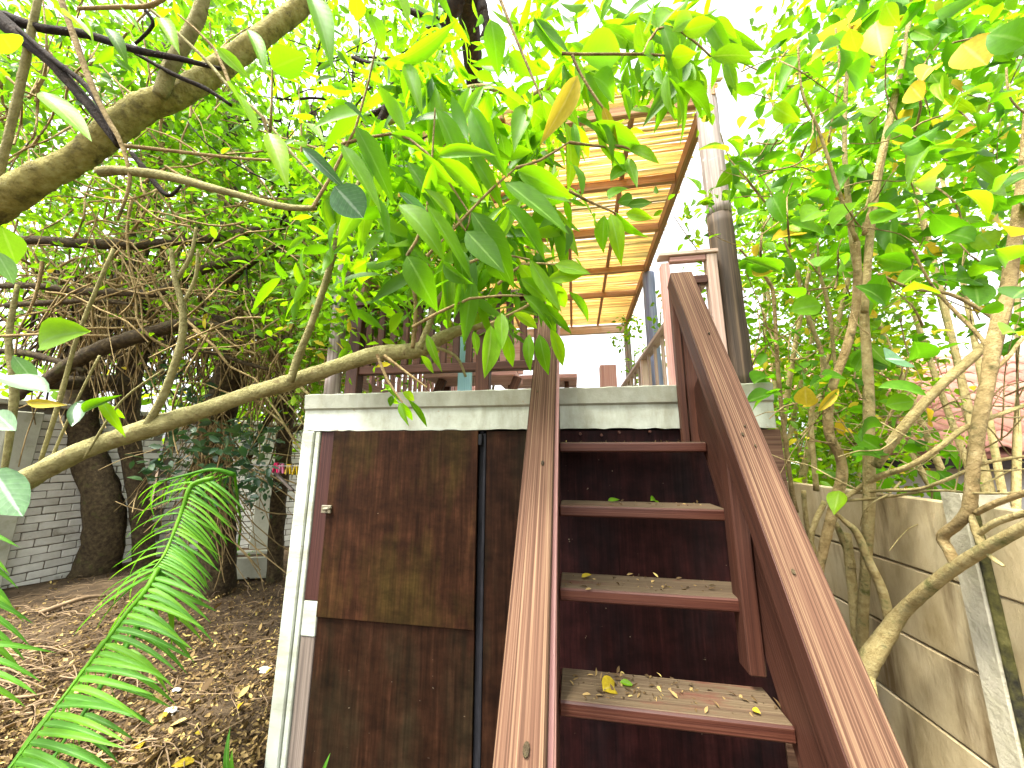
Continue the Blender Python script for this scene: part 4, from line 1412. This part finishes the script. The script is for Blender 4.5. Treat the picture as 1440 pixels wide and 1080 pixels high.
# ------------------------------------------------------------------ right: tree of many stems
rt = empty('multi_stem_tree', 'broad leaved tree of many tan stems between the handrail and the concrete wall', 'tree', (1.2, 1.75, 0))
DR = 1.62
TA, BK = MT['tanbark'], MT['brownbark']
DR = 1.2
gb = atd(1215, 950, DR)
V, Fc = [], []
tube_verts([(gb.x - .04, gb.y - .05, -.1), (gb.x - .02, gb.y - .02, .3), gb], [.036, .032, 12 * DR / F], 12, .06, V, Fc)
place('trunk', mesh_from('trunk', V, Fc, True), rt, None, TA)
RS = [
    ([(1212, 960, 17.6), (1222, 930, 18.5), (1246, 893, 15.8), (1268, 862, 12.3), (1300, 832, 11.4), (1335, 804, 11.4), (1380, 775, 11.4), (1440, 742, 10.6), (1520, 700, 9.7)], TA, 1.58),
    ([(1345, 798, 9.7), (1335, 775, 9.7), (1325, 755, 9.7), (1345, 738, 9.7), (1362, 715, 10.6), (1368, 660, 10.6), (1376, 600, 11.4), (1388, 540, 11.4), (1398, 480, 12.3), (1408, 440, 13.2), (1418, 400, 11.4), (1428, 330, 10.6), (1440, 240, 8.8), (1450, 120, 7.0)], BK, 1.55),
    ([(1400, 470, 7.0), (1365, 505, 8.8), (1320, 545, 8.8), (1275, 595, 8.8), (1248, 630, 9.7), (1232, 655, 8.8)], TA, 1.72),
    ([(1212, 945, 10.6), (1213, 880, 9.7), (1216, 820, 8.8), (1220, 760, 9.7), (1222, 700, 10.6), (1222, 640, 9.7), (1222, 580, 9.7), (1220, 520, 8.8), (1216, 460, 7.9), (1212, 410, 7.9), (1202, 360, 6.2), (1196, 310, 5.3), (1188, 220, 4.4), (1190, 120, 3.5), (1200, 20, 2.6)], TA, 1.8),
    ([(1216, 440, 6.2), (1222, 350, 7.0), (1228, 290, 7.0), (1238, 230, 7.0), (1252, 165, 6.2), (1264, 110, 5.3), (1274, 60, 4.4), (1285, -20, 3.5)], TA, 1.75),
    ([(1250, 872, 8.8), (1240, 830, 8.8), (1222, 790, 7.9), (1205, 750, 7.0), (1190, 735, 5.3), (1165, 712, 1.8)], TA, 1.6),
    ([(1150, 815, 7.0), (1158, 770, 8.8), (1172, 715, 9.7), (1184, 670, 9.7), (1180, 640, 8.8), (1166, 610, 8.8), (1165, 570, 8.8), (1172, 540, 7.9), (1190, 490, 7.9), (1202, 440, 7.0), (1206, 390, 7.0), (1204, 340, 6.2)], BK, 1.7),
    ([(1175, 560, 3.5), (1150, 480, 3.5), (1130, 430, 3.5), (1122, 380, 2.6)], TA, 1.9),
    ([(1148, 690, 5.3), (1142, 620, 4.4), (1142, 575, 4.4), (1156, 550, 4.4), (1156, 500, 4.4), (1140, 455, 4.4), (1125, 400, 2.6), (1100, 330, 1.8)], TA, 1.95),
    ([(1120, 720, 4.4), (1112, 680, 4.4), (1102, 600, 4.0), (1094, 520, 4.0), (1088, 420, 3.5), (1080, 395, 3.5), (1060, 372, 2.6), (1040, 350, 1.8)], BK, 2.0),
    ([(1175, 520, 2.6), (1168, 450, 3.5), (1160, 410, 3.5), (1152, 382, 2.6), (1150, 340, 1.8)], TA, 1.9),
    ([(1205, 340, 4.4), (1180, 270, 3.5), (1150, 180, 2.6), (1128, 130, 2.6), (1122, 60, 1.8)], BK, 1.75),
    ([(1222, 300, 3.5), (1215, 330, 4.4), (1232, 260, 3.5), (1245, 200, 2.6)], BK, 1.7),
    ([(1170, 712, 5.3), (1200, 692, 4.4), (1232, 672, 6.2), (1280, 655, 5.3), (1320, 630, 5.3), (1355, 603, 5.3), (1400, 585, 4.4), (1470, 560, 3.5)], TA, 1.75),
    ([(1180, 695, 2.6), (1240, 690, 3.5), (1290, 688, 3.5), (1330, 675, 3.5), (1390, 650, 3.5), (1460, 640, 2.6)], TA, 1.85),
    ([(1180, 705, 2.6), (1240, 700, 2.6), (1310, 690, 2.6), (1380, 694, 2.6), (1460, 692, 2.6)], TA, 1.8),
    ([(1372, 722, 5.3), (1395, 710, 6.2), (1430, 697, 6.2), (1480, 680, 5.3)], BK, 1.5),
    ([(1385, 775, 7.9), (1372, 745, 7.0), (1360, 705, 2.6)], TA, 1.52),
    ([(1375, 752, 5.3), (1400, 735, 6.2), (1440, 722, 6.2), (1500, 705, 5.3)], TA, 1.52),
    ([(1385, 775, 4.4), (1402, 790, 4.4), (1412, 796, 2.6)], TA, 1.5),
    ([(1283, 350, 2.2), (1310, 400, 2.6), (1345, 440, 3.5), (1375, 470, 3.5), (1392, 495, 3.5)], BK, 1.55),
    ([(1235, 385, 2.6), (1280, 405, 3.1), (1330, 412, 3.5), (1370, 430, 4.0), (1400, 450, 3.5)], BK, 1.6),
    ([(1400, 520, 3.5), (1420, 500, 3.5), (1440, 475, 3.5), (1480, 450, 2.6)], BK, 1.55),
    ([(1160, 705, 5.3), (1140, 760, 5.3), (1160, 830, 7.0), (1180, 880, 7.0), (1195, 930, 7.0)], TA, 1.85),
    ([(1190, 750, 7.9), (1196, 800, 8.8), (1202, 860, 8.8), (1206, 920, 8.8)], TA, 1.88),
    ([(1175, 735, 4.4), (1192, 775, 7.9), (1198, 800, 7.9)], TA, 1.86),
    ([(1130, 690, 4.4), (1135, 740, 4.4), (1150, 790, 4.4)], TA, 1.95),
    ([(1165, 200, 1.8), (1180, 100, 2.2), (1175, 40, 1.8)], BK, 1.75),
    ([(1440, 30, 1.8), (1390, 48, 1.8), (1340, 60, 1.8)], TA, 1.2), ([(1415, 95, 1.8), (1418, 130, 1.8), (1430, 150, 1.8), (1450, 165, 1.8)], TA, 1.2),
]
def in_front(u, v, d):
    # the stems stand on the garden side of the wall; only above its top may they lean over it
    lim = 1.36 / float(ray(u, v)[0])
    k = min(1, max(0, (v - 380) / 300))
    return min(d, lim * k + d * (1 - k)) if d > lim else d


for pix, m, d in RS:
    pix = [(q[0], q[1], q[2], in_front(q[0], q[1], d)) for q in pix]
    limb('stem', [(q[0], q[1], q[2] * .68, q[3]) for q in pix], m, rt, D=d, sides=9, wob=.035, sub=5)
twiggy(rt, [(1040, 60, 1440, 640, 1.5, 2.2)], 120, MT['brownbark'], (50, 150), (.7, 1.6))
twiggy(rt, [(1180, 560, 1440, 720, 1.5, 1.9)], 26, MT['tanbark'], (80, 200), (.8, 1.6))

RL = [
    (1232, 30, 1240, 78, 26, 1.2, 'byellow'), (1296, 115, 1318, 60, 24, 1.1, 'yellow'), (1352, 62, 1388, 90, 34, 1.1, 'byellow'), (1280, 120, 1296, 140, 20, 1.1, 'byellow'),
    (1190, 22, 1200, 34, 16, 1.2, 'byellow'), (1140, 90, 1152, 70, 12, 1.2, 'byellow'), (1245, 5, 1260, 40, 22, 1.1, 'lime'), (1195, 40, 1205, 76, 24, 1.1, 'lime'),
    (1190, 97, 1232, 112, 28, 1.25, 'broad'), (1126, 312, 1170, 276, 26, 1.3, 'broad'), (1075, 285, 1110, 300, 18, 1.4, 'broad'), (1085, 275, 1100, 300, 18, 1.4, 'broad'),
    (1220, 290, 1270, 285, 14, 1.3, 'broad'), (1225, 315, 1268, 290, 28, 1.3, 'broad'), (1284, 258, 1346, 242, 34, 1.1, 'lime'), (1265, 205, 1292, 215, 26, 1.3, 'broad'),
    (1310, 205, 1340, 200, 18, 1.3, 'broad'), (1325, 218, 1356, 200, 18, 1.3, 'broad'), (1300, 190, 1310, 208, 16, 1.3, 'broad'), (1372, 215, 1420, 195, 22, 1.15, 'broad'),
    (1330, 330, 1375, 328, 26, 1.2, 'broad'), (1375, 330, 1400, 345, 24, 1.15, 'broad'), (1395, 310, 1430, 330, 30, 1.1, 'broad'), (1310, 300, 1365, 345, 26, 1.2, 'broad'),
    (1400, 250, 1445, 240, 34, 1.0, 'broad'), (1350, 270, 1405, 275, 28, 1.1, 'lime'), (1245, 430, 1232, 395, 22, 1.35, 'broad'), (1245, 385, 1230, 430, 26, 1.35, 'broad'),
    (1286, 395, 1304, 425, 30, 1.2, 'broad'), (1345, 395, 1390, 380, 32, 1.2, 'broad'), (1370, 370, 1395, 395, 22, 1.2, 'broad'), (1370, 400, 1378, 428, 26, 1.2, 'broad'),
    (1060, 540, 1085, 520, 22, 1.6, 'broad'), (1112, 560, 1148, 552, 20, 1.6, 'broad'), (1112, 438, 1165, 420, 24, 1.4, 'broad'), (1092, 405, 1128, 418, 24, 1.5, 'broad'),
    (1150, 375, 1162, 355, 22, 1.5, 'broad'), (1135, 570, 1130, 545, 20, 1.5, 'byellow'), (1180, 360, 1190, 380, 18, 1.5, 'broad'), (1245, 505, 1275, 505, 34, 1.0, 'bteal'),
    (1235, 545, 1310, 548, 16, 1.0, 'broad'), (1245, 570, 1290, 562, 20, 1.0, 'broad'), (1285, 480, 1310, 520, 26, 1.2, 'broad'), (1250, 640, 1200, 610, 20, 1.6, 'broad'),
    (1195, 640, 1240, 630, 22, 1.6, 'broad'), (1240, 600, 1190, 596, 18, 1.6, 'broad'), (1155, 660, 1180, 668, 16, 1.7, 'broad'), (1180, 690, 1172, 720, 20, 1.6, 'lime'),
    (1425, 420, 1445, 400, 34, .9, 'broad'), (1410, 470, 1445, 455, 30, 1.0, 'lime'), (1445, 60, 1395, 40, 34, .8, 'broad'), (1440, 20, 1420, 60, 24, .9, 'lime'),
    (1400, 350, 1440, 372, 26, 1.0, 'broad'), (1405, 130, 1440, 110, 26, 1.0, 'broad'), (985, 270, 968, 240, 12, 1.7, 'lime'), (1000, 165, 985, 150, 10, 1.7, 'broad'),
]
nr_ = 0
for q in RL:
    pix_leaf(rt, q[6], *q[:5], q[5], tilt=.35)
    nr_ += 1
for (u0, v0, u1, v1, n, d0, d1, L0, L1) in [(1080, 0, 1460, 230, 75, 1.3, 1.9, 28, 52), (1020, 160, 1240, 390, 56, 1.6, 2.2, 24, 44), (1240, 200, 1460, 390, 33, 1.4, 1.9, 28, 48), (1060, 420, 1240, 640, 18, 1.5, 1.9, 22, 40),
                                       (1250, 600, 1350, 690, 6, 1.5, 1.8, 20, 38)]:
    for i in range(n // 3):
        u, v, d = random.uniform(u0, u1), random.uniform(v0, v1), random.uniform(d0, d1)
        a0 = random.uniform(0, 360)
        for k in range(3):
            if nr_ >= 298:
                break
            a = math.radians(random.choice((random.gauss(30, 45), random.gauss(150, 45))))
            L = random.uniform(L0, L1)
            pix_leaf(rt, random.choice(('broad', 'broad', 'broad', 'broad', 'lime')), u + random.gauss(0, 12), v + random.gauss(0, 12), u + L * math.cos(a), v + L * math.sin(a) * .7, L * random.uniform(.36, .48), d, .45)
            nr_ += 1
C = cloud([(1070, -40, 1480, 200, 1.7, 2.7, 3.2), (1030, 130, 1260, 370, 1.85, 2.7, 2.0), (1230, 180, 1480, 390, 1.75, 2.6, 2.0), (1060, 380, 1240, 660, 1.8, 2.4, .55), (1410, 380, 1480, 500, 1.3, 1.9, .3),
           (1250, 620, 1330, 690, 1.6, 2.1, .2)], 1500, 9, .08)
foliage_mesh('foliage', C, rng.uniform(.06, .13, len(C)), MT['broadleaf'], rt, .5, .25, .8, 5)

# sunlit shrubs beyond the wall
for lab, boxes, n, base, mat, sz in [
    ('tall yellow green shrub right behind the round deck pole', [(1040, 230, 1240, 700, 3.0, 4.6, 1)], 7500, (1.9, 4.3), 'sunleaf', (.05, .11)),
    ('leafy bush beyond the concrete wall left of the tiled roof', [(1110, 380, 1290, 690, 3.6, 5.2, 1)], 3200, (2.6, 4.3), 'sunleaf', (.06, .12)),
    ('high bright crown in the top right corner behind the stems', [(1090, -60, 1500, 330, 3.2, 5.5, 1)], 3000, (3.6, 4.0), 'sunleaf', (.08, .15)),
]:
    sh = empty('shrub', lab, 'shrub', (*base, 0), 'bushes beyond the concrete wall')
    C = cloud(boxes, n, 22, .2)
    C = C[(C[:, 2] > .1)]
    foliage_mesh('crown', C, rng.uniform(*sz, len(C)), MT[mat], sh, .48, .3, .7)
    V, Fc = [], []
    cx, cy, cz = C.mean(0)
    for i in range(7):
        a = C[rng.integers(0, len(C))]
        tube_verts([(base[0] + random.uniform(-.1, .1), base[1], -.1), ((base[0] + a[0]) / 2 + random.uniform(-.1, .1), (base[1] + a[1]) / 2, a[2] * .5), tuple(a)], [.035, .025, .008], 6, .1, V, Fc)
    place('stems', mesh_from('stems', V, Fc, True), sh, None, TA)
# creeper on the far deck posts
cp = empty('creeper', 'small leaved yellow green creeper climbing the far right deck pole', 'climbing plant', (.95, 5.3, ZT))
C = np.concatenate([cloud([(868, 448, 900, 480, 4.9, 5.5, 2), (880, 500, 905, 545, 4.9, 5.5, 1.6), (895, 470, 935, 540, 4.0, 5, 1.4), (925, 400, 945, 480, 3.2, 4.0, 1.3)], 520, 14, .07)])
foliage_mesh('leaves', C, rng.uniform(.04, .09, len(C)), MT['sunleaf'], cp, .5, .3, .7)
tubes('stems', [([Vector((.93, 5.3, ZT)), Vector((.9, 5.4, 2.4)), Vector((.95, 5.35, 3.3))], [.012, .01, .006]), ([Vector((.93, 4.2, ZT)), Vector((.95, 4.1, 2.4)), Vector((.92, 3.7, 2.9))], [.012, .01, .006])], TA, cp, 5)
C = cloud([(930, 210, 1010, 300, 1.75, 1.85, 1), (955, 150, 1000, 170, 1.75, 1.85, .3), (960, 300, 1000, 350, 1.9, 2.2, .6)], 46, 5, .03)
o = foliage_mesh('sprig', C, rng.uniform(.035, .07, len(C)), MT['sunleaf'], rt, .5, .2, .8, 5)

# ------------------------------------------------------------------ palm with feathered fronds
pm = empty('palm', 'young palm with bright feathered fronds arching over the leaf litter', 'palm', atz(300, 1000, 0))


def frond(rach, leaflets, w=7.5, parent=pm):
    """rach: (u, v, d); leaflets: (t, du, dv, drop) list relative to rachis position t"""
    pts = [atd(*p) for p in rach]
    V, Fc = [], []
    n = len(pts)
    tube_verts(pts, [(3.6 - 2.4 * i / (n - 1)) * rach[i][2] / F for i in range(n)], 6, .03, V, Fc)
    fr_ = place('frond', mesh_from('frond', V, Fc, True), parent, None, MT['frond'])
    us = np.array([p[0] for p in rach], float)
    vs = np.array([p[1] for p in rach], float)
    ds = np.array([p[2] for p in rach], float)
    tt = np.linspace(0, 1, n)
    for t, du, dv, ww, ddp in leaflets:
        u, v, d = np.interp(t, tt, us), np.interp(t, tt, vs), np.interp(t, tt, ds)
        b = atd(u, v, d)
        e = atd(u + du, v + dv, d + ddp)
        add_leaf(fr_, 'blade', b, e, ww * d / F, Vector((random.uniform(-.2, .2), -.55, 1)).normalized() + jit(.12), 'leaflet')
    return fr_


def lf(ts, f):
    return [f(t) for t in ts]


# lower frond (tip towards the bottom-left corner)
low_r = [(222, 800, 1.75), (205, 830, 1.65), (178, 862, 1.52), (150, 900, 1.4), (118, 942, 1.28), (82, 990, 1.18), (48, 1035, 1.1), (10, 1085, 1.02)]
L1 = []
for i in range(25):
    t = .06 + .94 * i / 24
    L1.append((t, random.gauss(94, 7) * (1.0 if t > .15 else .8), random.gauss(6, 5) + (6 if t < .5 else -4), 7 + 2.5 * t, -.06))
for i in range(22):
    t = .0 + .94 * i / 21
    L1.append((t, random.gauss(-100, 9) * (.62 if t < .3 else .8), random.gauss(104, 9) * (.8 if t < .25 else 1), 6.5 + 2 * t, -.12))
L1 += [(.05, -150, 62, 12, -.1), (.02, -120, 68, 10, -.1), (.0, -125, 46, 9, -.1), (.1, -110, 95, 11, -.1)]
frond(low_r, L1)
up_r = [(300, 672, 2.1), (270, 682, 2.05), (258, 712, 2.0), (250, 735, 1.95), (238, 765, 1.88), (228, 785, 1.8), (214, 802, 1.75)]
L2 = []
for i in range(31):
    t = .05 + .92 * i / 30
    L2.append((t, random.gauss(66, 5), 10 + 26 * (1 - abs(t - .45)) + random.gauss(0, 5), 4, -.04))
for i in range(13):
    t = .12 + .86 * i / 12
    L2.append((t, random.gauss(-96, 12), random.gauss(10, 9) - 8 + 22 * t, 4.5, -.04))
L2 += [(.97, 62, 100, 9, -.05), (.97, 44, 72, 12, -.05), (.95, -16, 110, 9, -.05)]
frond(up_r, L2)
low2 = [(235, 812, 1.95), (212, 850, 1.82), (190, 890, 1.68), (165, 930, 1.55), (138, 972, 1.42), (112, 1012, 1.32), (84, 1052, 1.22), (60, 1095, 1.15)]
frond(low2, [(.06 + .94 * i / 12, random.gauss(78, 7), random.gauss(18, 6), 7, -.05) for i in range(13)] + [(.05 + .9 * i / 11, random.gauss(-70, 9), random.gauss(80, 8), 7, -.1) for i in range(12)])
fr3 = [(-70, 720, 1.1), (-62, 790, 1.08), (-55, 850, 1.05), (-50, 910, 1.02), (-45, 970, 1.0)]
frond(fr3, [(.05 + .9 * i / 12, random.gauss(96, 7), random.gauss(14, 7) - 14 * (i > 8), 8, 0) for i in range(13)])
frond([(330, 668, 2.3), (300, 660, 2.25), (262, 668, 2.2), (222, 678, 2.15)], [(i / 12, random.gauss(-18, 16), random.gauss(42, 10), 3.2, .0) for i in range(13)] + [(i / 9, random.gauss(-62, 10), random.gauss(16, 8), 3, 0) for i in range(9)])
V, Fc = [], []
rp = atz(330, 800, 0)
tube_verts([rp, rp + Vector((0, 0, .5)), atd(330, 668, 2.3)], [.02, .014, .008], 6, .05, V, Fc)
place('stalk', mesh_from('stalk', V, Fc, True), pm, None, MT['frond'])
sp_ = empty('grass_shoot', 'small bright green shoot rising at the foot of the pale corner post', 'plant', atz(320, 1100, 0))
for a in [(322, 1095, 306, 1046, 9), (330, 1095, 318, 1064, 7), (452, 1095, 455, 1074, 6)]:
    b, e = atd(a[0], a[1], 1.62), atd(a[2], a[3], 1.6)
    add_leaf(sp_, 'blade', b, e, a[4] * 1.6 / F, Vector((0, -1, .3)) + jit(.2), 'leaf_blade')

# ------------------------------------------------------------------ leaf litter, roots, twigs
litter_boxes = []
pts = []
while len(pts) < 26000:
    u, v = (random.uniform(-40, 440), random.uniform(790, 1120)) if random.random() < .8 else (random.uniform(-500, 0), random.uniform(800, 1400))
    p = atz(u, v, random.uniform(-.012, .016))
    if p.x < XL - .02 and p.y > -.6 and p.x > -7 and p.y < 7:
        pts.append(p)
C = np.array(pts)
o = foliage_mesh('leaf_litter', C, np.exp(rng.normal(-3.85, .45, len(C))), MT['litter'], None, .5, -.05, 2.2, 4, prof_broad, 'stuff', droop=-.15)
o.name = 'leaf_litter'
V, Fc = [], []
for i in range(260):
    u, v = random.uniform(-40, 400), random.uniform(800, 1090)
    if random.random() < .45:
        u, v = random.uniform(-40, 130), random.uniform(810, 1010)
    p = atz(u, v, 0)
    if p.x > XL - .05:
        continue
    a = random.uniform(0, 2 * math.pi)
    L = random.uniform(.12, .5)
    pp_ = []
    for k in range(5):
        pp_.append(p + Vector((0, 0, .012 + random.uniform(0, .035))))
        a += random.gauss(0, .4)
        p = p + Vector((math.cos(a), math.sin(a), 0)) * L / 4
    r = random.uniform(.0015, .0045)
    tube_verts(pp_, [r, r, r * .9, r * .7, r * .5], 4, .1, V, Fc, cap=False, sub=2)
o = place('fallen_twigs', mesh_from('fallen_twigs', V, Fc, True), None, None, MT['twig'])
o['kind'] = 'stuff'
rb = empty('root_pile', 'pile of bare dead roots and sticks on the soil at the left edge', 'roots', atz(20, 960, 0), None)
for i in range(16):
    u, v = random.uniform(-30, 30), random.uniform(910, 1000)
    p = atz(u, v, 0)
    q = atz(u + random.uniform(40, 90), v + random.uniform(-34, 20), 0)
    mid = (p + q) / 2 + Vector((random.uniform(-.1, .1), random.uniform(-.1, .1), random.uniform(.03, .1)))
    V, Fc = [], []
    r = random.uniform(.004, .009)
    tube_verts([p + Vector((0, 0, .02)), mid, q + Vector((0, 0, .02))], [r, r * .8, r * .4], 6, .15, V, Fc)
    place('root', mesh_from('root', V, Fc, True), rb, None, MT['twig'])
for lab, u0, v0, u1, v1, r in [('long bare branch lying across the soil towards the thick trunk', 55, 862, 148, 838, .022)]:
    t = empty('fallen_branch', lab, 'branch', atz(u0, v0, 0))
    p, q = atz(u0, v0, .03), atz(u1, v1, .03)
    V, Fc = [], []
    tube_verts([p, p.lerp(q, .5) + Vector((0, .05, .03)), q], [r, r * .9, r * .6], 8, .1, V, Fc)
    place('stick', mesh_from('stick', V, Fc, True), t, None, MT['twig'])
# single fallen leaves that stand out
for lab, u, v, L, key in [('orange yellow fallen leaf on the leaf litter near the bottom edge', 196, 1053, .085, 'yellow'), ('curled yellow fallen leaf by the white scraps on the litter', 235, 1008, .07, 'byellow'),
                          ('yellow fallen leaf close to the pale corner post', 383, 940, .06, 'byellow'), ('pale yellow fallen leaf in the open litter', 342, 988, .06, 'byellow'),
                          ('narrow yellow fallen leaf low beside the corner post', 275, 1070, .09, 'yellow'), ('small yellow leaf on the litter under the drooping frond tips', 275, 1030, .055, 'byellow')]:
    p = atz(u, v, .022)
    a = random.uniform(0, 6.28)
    o = add_leaf(None, key, p, p + Vector((math.cos(a), math.sin(a), .15)) * L, L * .42, Vector((random.uniform(-.3, .3), -.3, 1)), 'fallen_leaf')
    tag(o, lab, 'leaf', 'yellow leaves on the ground')
for lab, u, v, s in [('crumpled white lump painted in for a sun dapple on the leaf litter', 240, 1000, .05), ('small white lump painted in for a sun dapple beside the pale corner post', 372, 942, .05), ('small crumpled white scrap above the larger one', 248, 970, .03)]:  # first two lumps stand for sun dapples, their brightness put into white colour
    bm = bmesh.new()
    bmesh.ops.create_icosphere(bm, subdivisions=2, radius=s)
    for vv in bm.verts:
        vv.co = Vector((vv.co.x, vv.co.y * .7, vv.co.z * .3)) * random.uniform(.45, 1.15)
    o = place('dapple_scrap', bm_mesh('dapple_scrap', bm), None, Matrix.Translation(atz(u, v, .02)), MT['white'])
    tag(o, lab, 'litter', 'white scraps on the soil')

# ------------------------------------------------------------------ things near the slim trunk
px = empty('planter', 'low pale stone trough between the trunks by the brick wall', 'planter', atz(352, 812, 0))
pc = atz(350, 808, 0)
R = Matrix.Rotation(.35, 4, 'Z')
for (dx, dy, sx, sy) in [(0, -.17, .56, .04), (0, .17, .56, .04), (-.26, 0, .04, .3), (.26, 0, .04, .3)]:
    place('side', box_mesh('side', sx, sy, .24, .01, 1, .004), px, Matrix.Translation(pc) @ R @ Matrix.Translation((dx, dy, .12)), MT['wallpost'])
place('earth', box_mesh('earth', .47, .29, .05, .005, 1, .01), px, Matrix.Translation(pc) @ R @ Matrix.Translation((0, 0, .18)), MT['soil'])
tp = cloud([(325, 775, 372, 800, 4.5, 4.9, 1)], 120)
foliage_mesh('weeds', tp, rng.uniform(.03, .06, len(tp)), MT['fineleaf'], px, .4, -.2, .6)
ln0, ln1 = atd(335, 652, 3.3), atd(428, 655, 2.9)
cl = empty('clothes_line', 'thin clothes line from the slim trunk to the store room corner', 'clothes line', ln0)
tubes('line', [([ln0, ln0.lerp(ln1, .5) - Vector((0, 0, .01)), ln1], [.003] * 3)], MT['grey'], cl, 5)
board('bracket', atd(384, 662, 3.1), atd(412, 690, 2.95), .03, .02, (0, 1, 0), MT['greytimber'], cl)


def peg(u, v, mat, label, s=1.0):
    p = atd(u, v, 3.05)
    t = empty('clothes_peg', label, 'clothes peg', p, 'coloured pegs on the clothes line')
    for sgn in (-1, 1):
        a = p + Vector((sgn * .008, 0, .03))
        b = p + Vector((sgn * .022, 0, -.05))
        board('prong', a, b, .02, .012, (0, 1, 0), mat, t, .002)
    place('spring', box_mesh('spring', .03, .016, .012, .002), t, Matrix.Translation(p + Vector((0, 0, .005))), MT['metal'])
    return t


peg(388, 656, MT['pink'], 'bright red pink peg, leftmost on the clothes line')
peg(396, 657, MT['rose'], 'paler pink peg next to the red pink one')
peg(406, 658, MT['yellow'], 'yellow peg hanging free right of the pink pegs')
peg(416, 659, MT['yellow'], 'yellow peg closest to the pale corner post')

# ------------------------------------------------------------------ debris on the treads
def on_tread(k, u, v):
    return atz(u, v, SZ0 + SR * k + .004)


def debris(k, n, u0, v0, u1, v1):
    out = []
    for i in range(n):
        p = on_tread(k, random.uniform(u0, u1), random.uniform(v0, v1))
        if SX0 < p.x < SX1 and SY0 + SG * k < p.y < SY0 + SG * k + SD:
            out.append(p)
    return out


dp = debris(0, 130, 790, 945, 960, 985) + debris(0, 40, 960, 950, 1100, 1005) + debris(1, 90, 790, 808, 1020, 832) + debris(2, 60, 850, 700, 1010, 712)
C = np.array(dp)
o = foliage_mesh('leaf_crumbs', C, rng.uniform(.006, .028, len(C)), MT['litter'], None, .35, -.05, 1.5, 4, prof_long)
bx_ = []
for i in range(60):
    bx_.append((random.uniform(SX0, SX1), YF - random.uniform(.006, .03), SZ0 + SR * 3 + .006))
o = foliage_mesh('leaf_crumbs', np.array(bx_), rng.uniform(.006, .02, 60), MT['litter'], None, .5, -.2, 1.0)
for lab, k, u0, v0, u1, v1, w, key in [
    ('crumpled yellow leaf lying on the lowest visible tread', 0, 848, 974, 874, 962, 22, 'byellow'), ('narrow green leaf beside the yellow one on the lowest tread', 0, 872, 962, 892, 968, 6, 'long'),
    ('small yellow leaf at the left end of the second tread', 1, 818, 814, 832, 812, 7, 'byellow'), ('green leaf standing at the right end of the second tread', 1, 1034, 828, 1042, 824, 8, 'lime'),
    ('dry yellow green leaf on the third tread', 2, 915, 706, 930, 702, 8, 'lime'), ('faded green leaf left of centre on the third tread', 2, 855, 706, 872, 706, 7, 'long'),
    ('pale curled leaf at the right of the lowest tread', 0, 1058, 1000, 1070, 1008, 6, 'yellow')]:
    p, q = on_tread(k, u0, v0), on_tread(k, u1, v1)
    q = q + Vector((0, 0, .012))
    o = add_leaf(None, key, p + Vector((0, 0, .006)), q, w * depth_of(p) / F * 1.2, Vector((.2, -.5, 1)) + jit(.2), 'fallen_leaf')
    tag(o, lab, 'leaf', 'leaves lying on the treads')
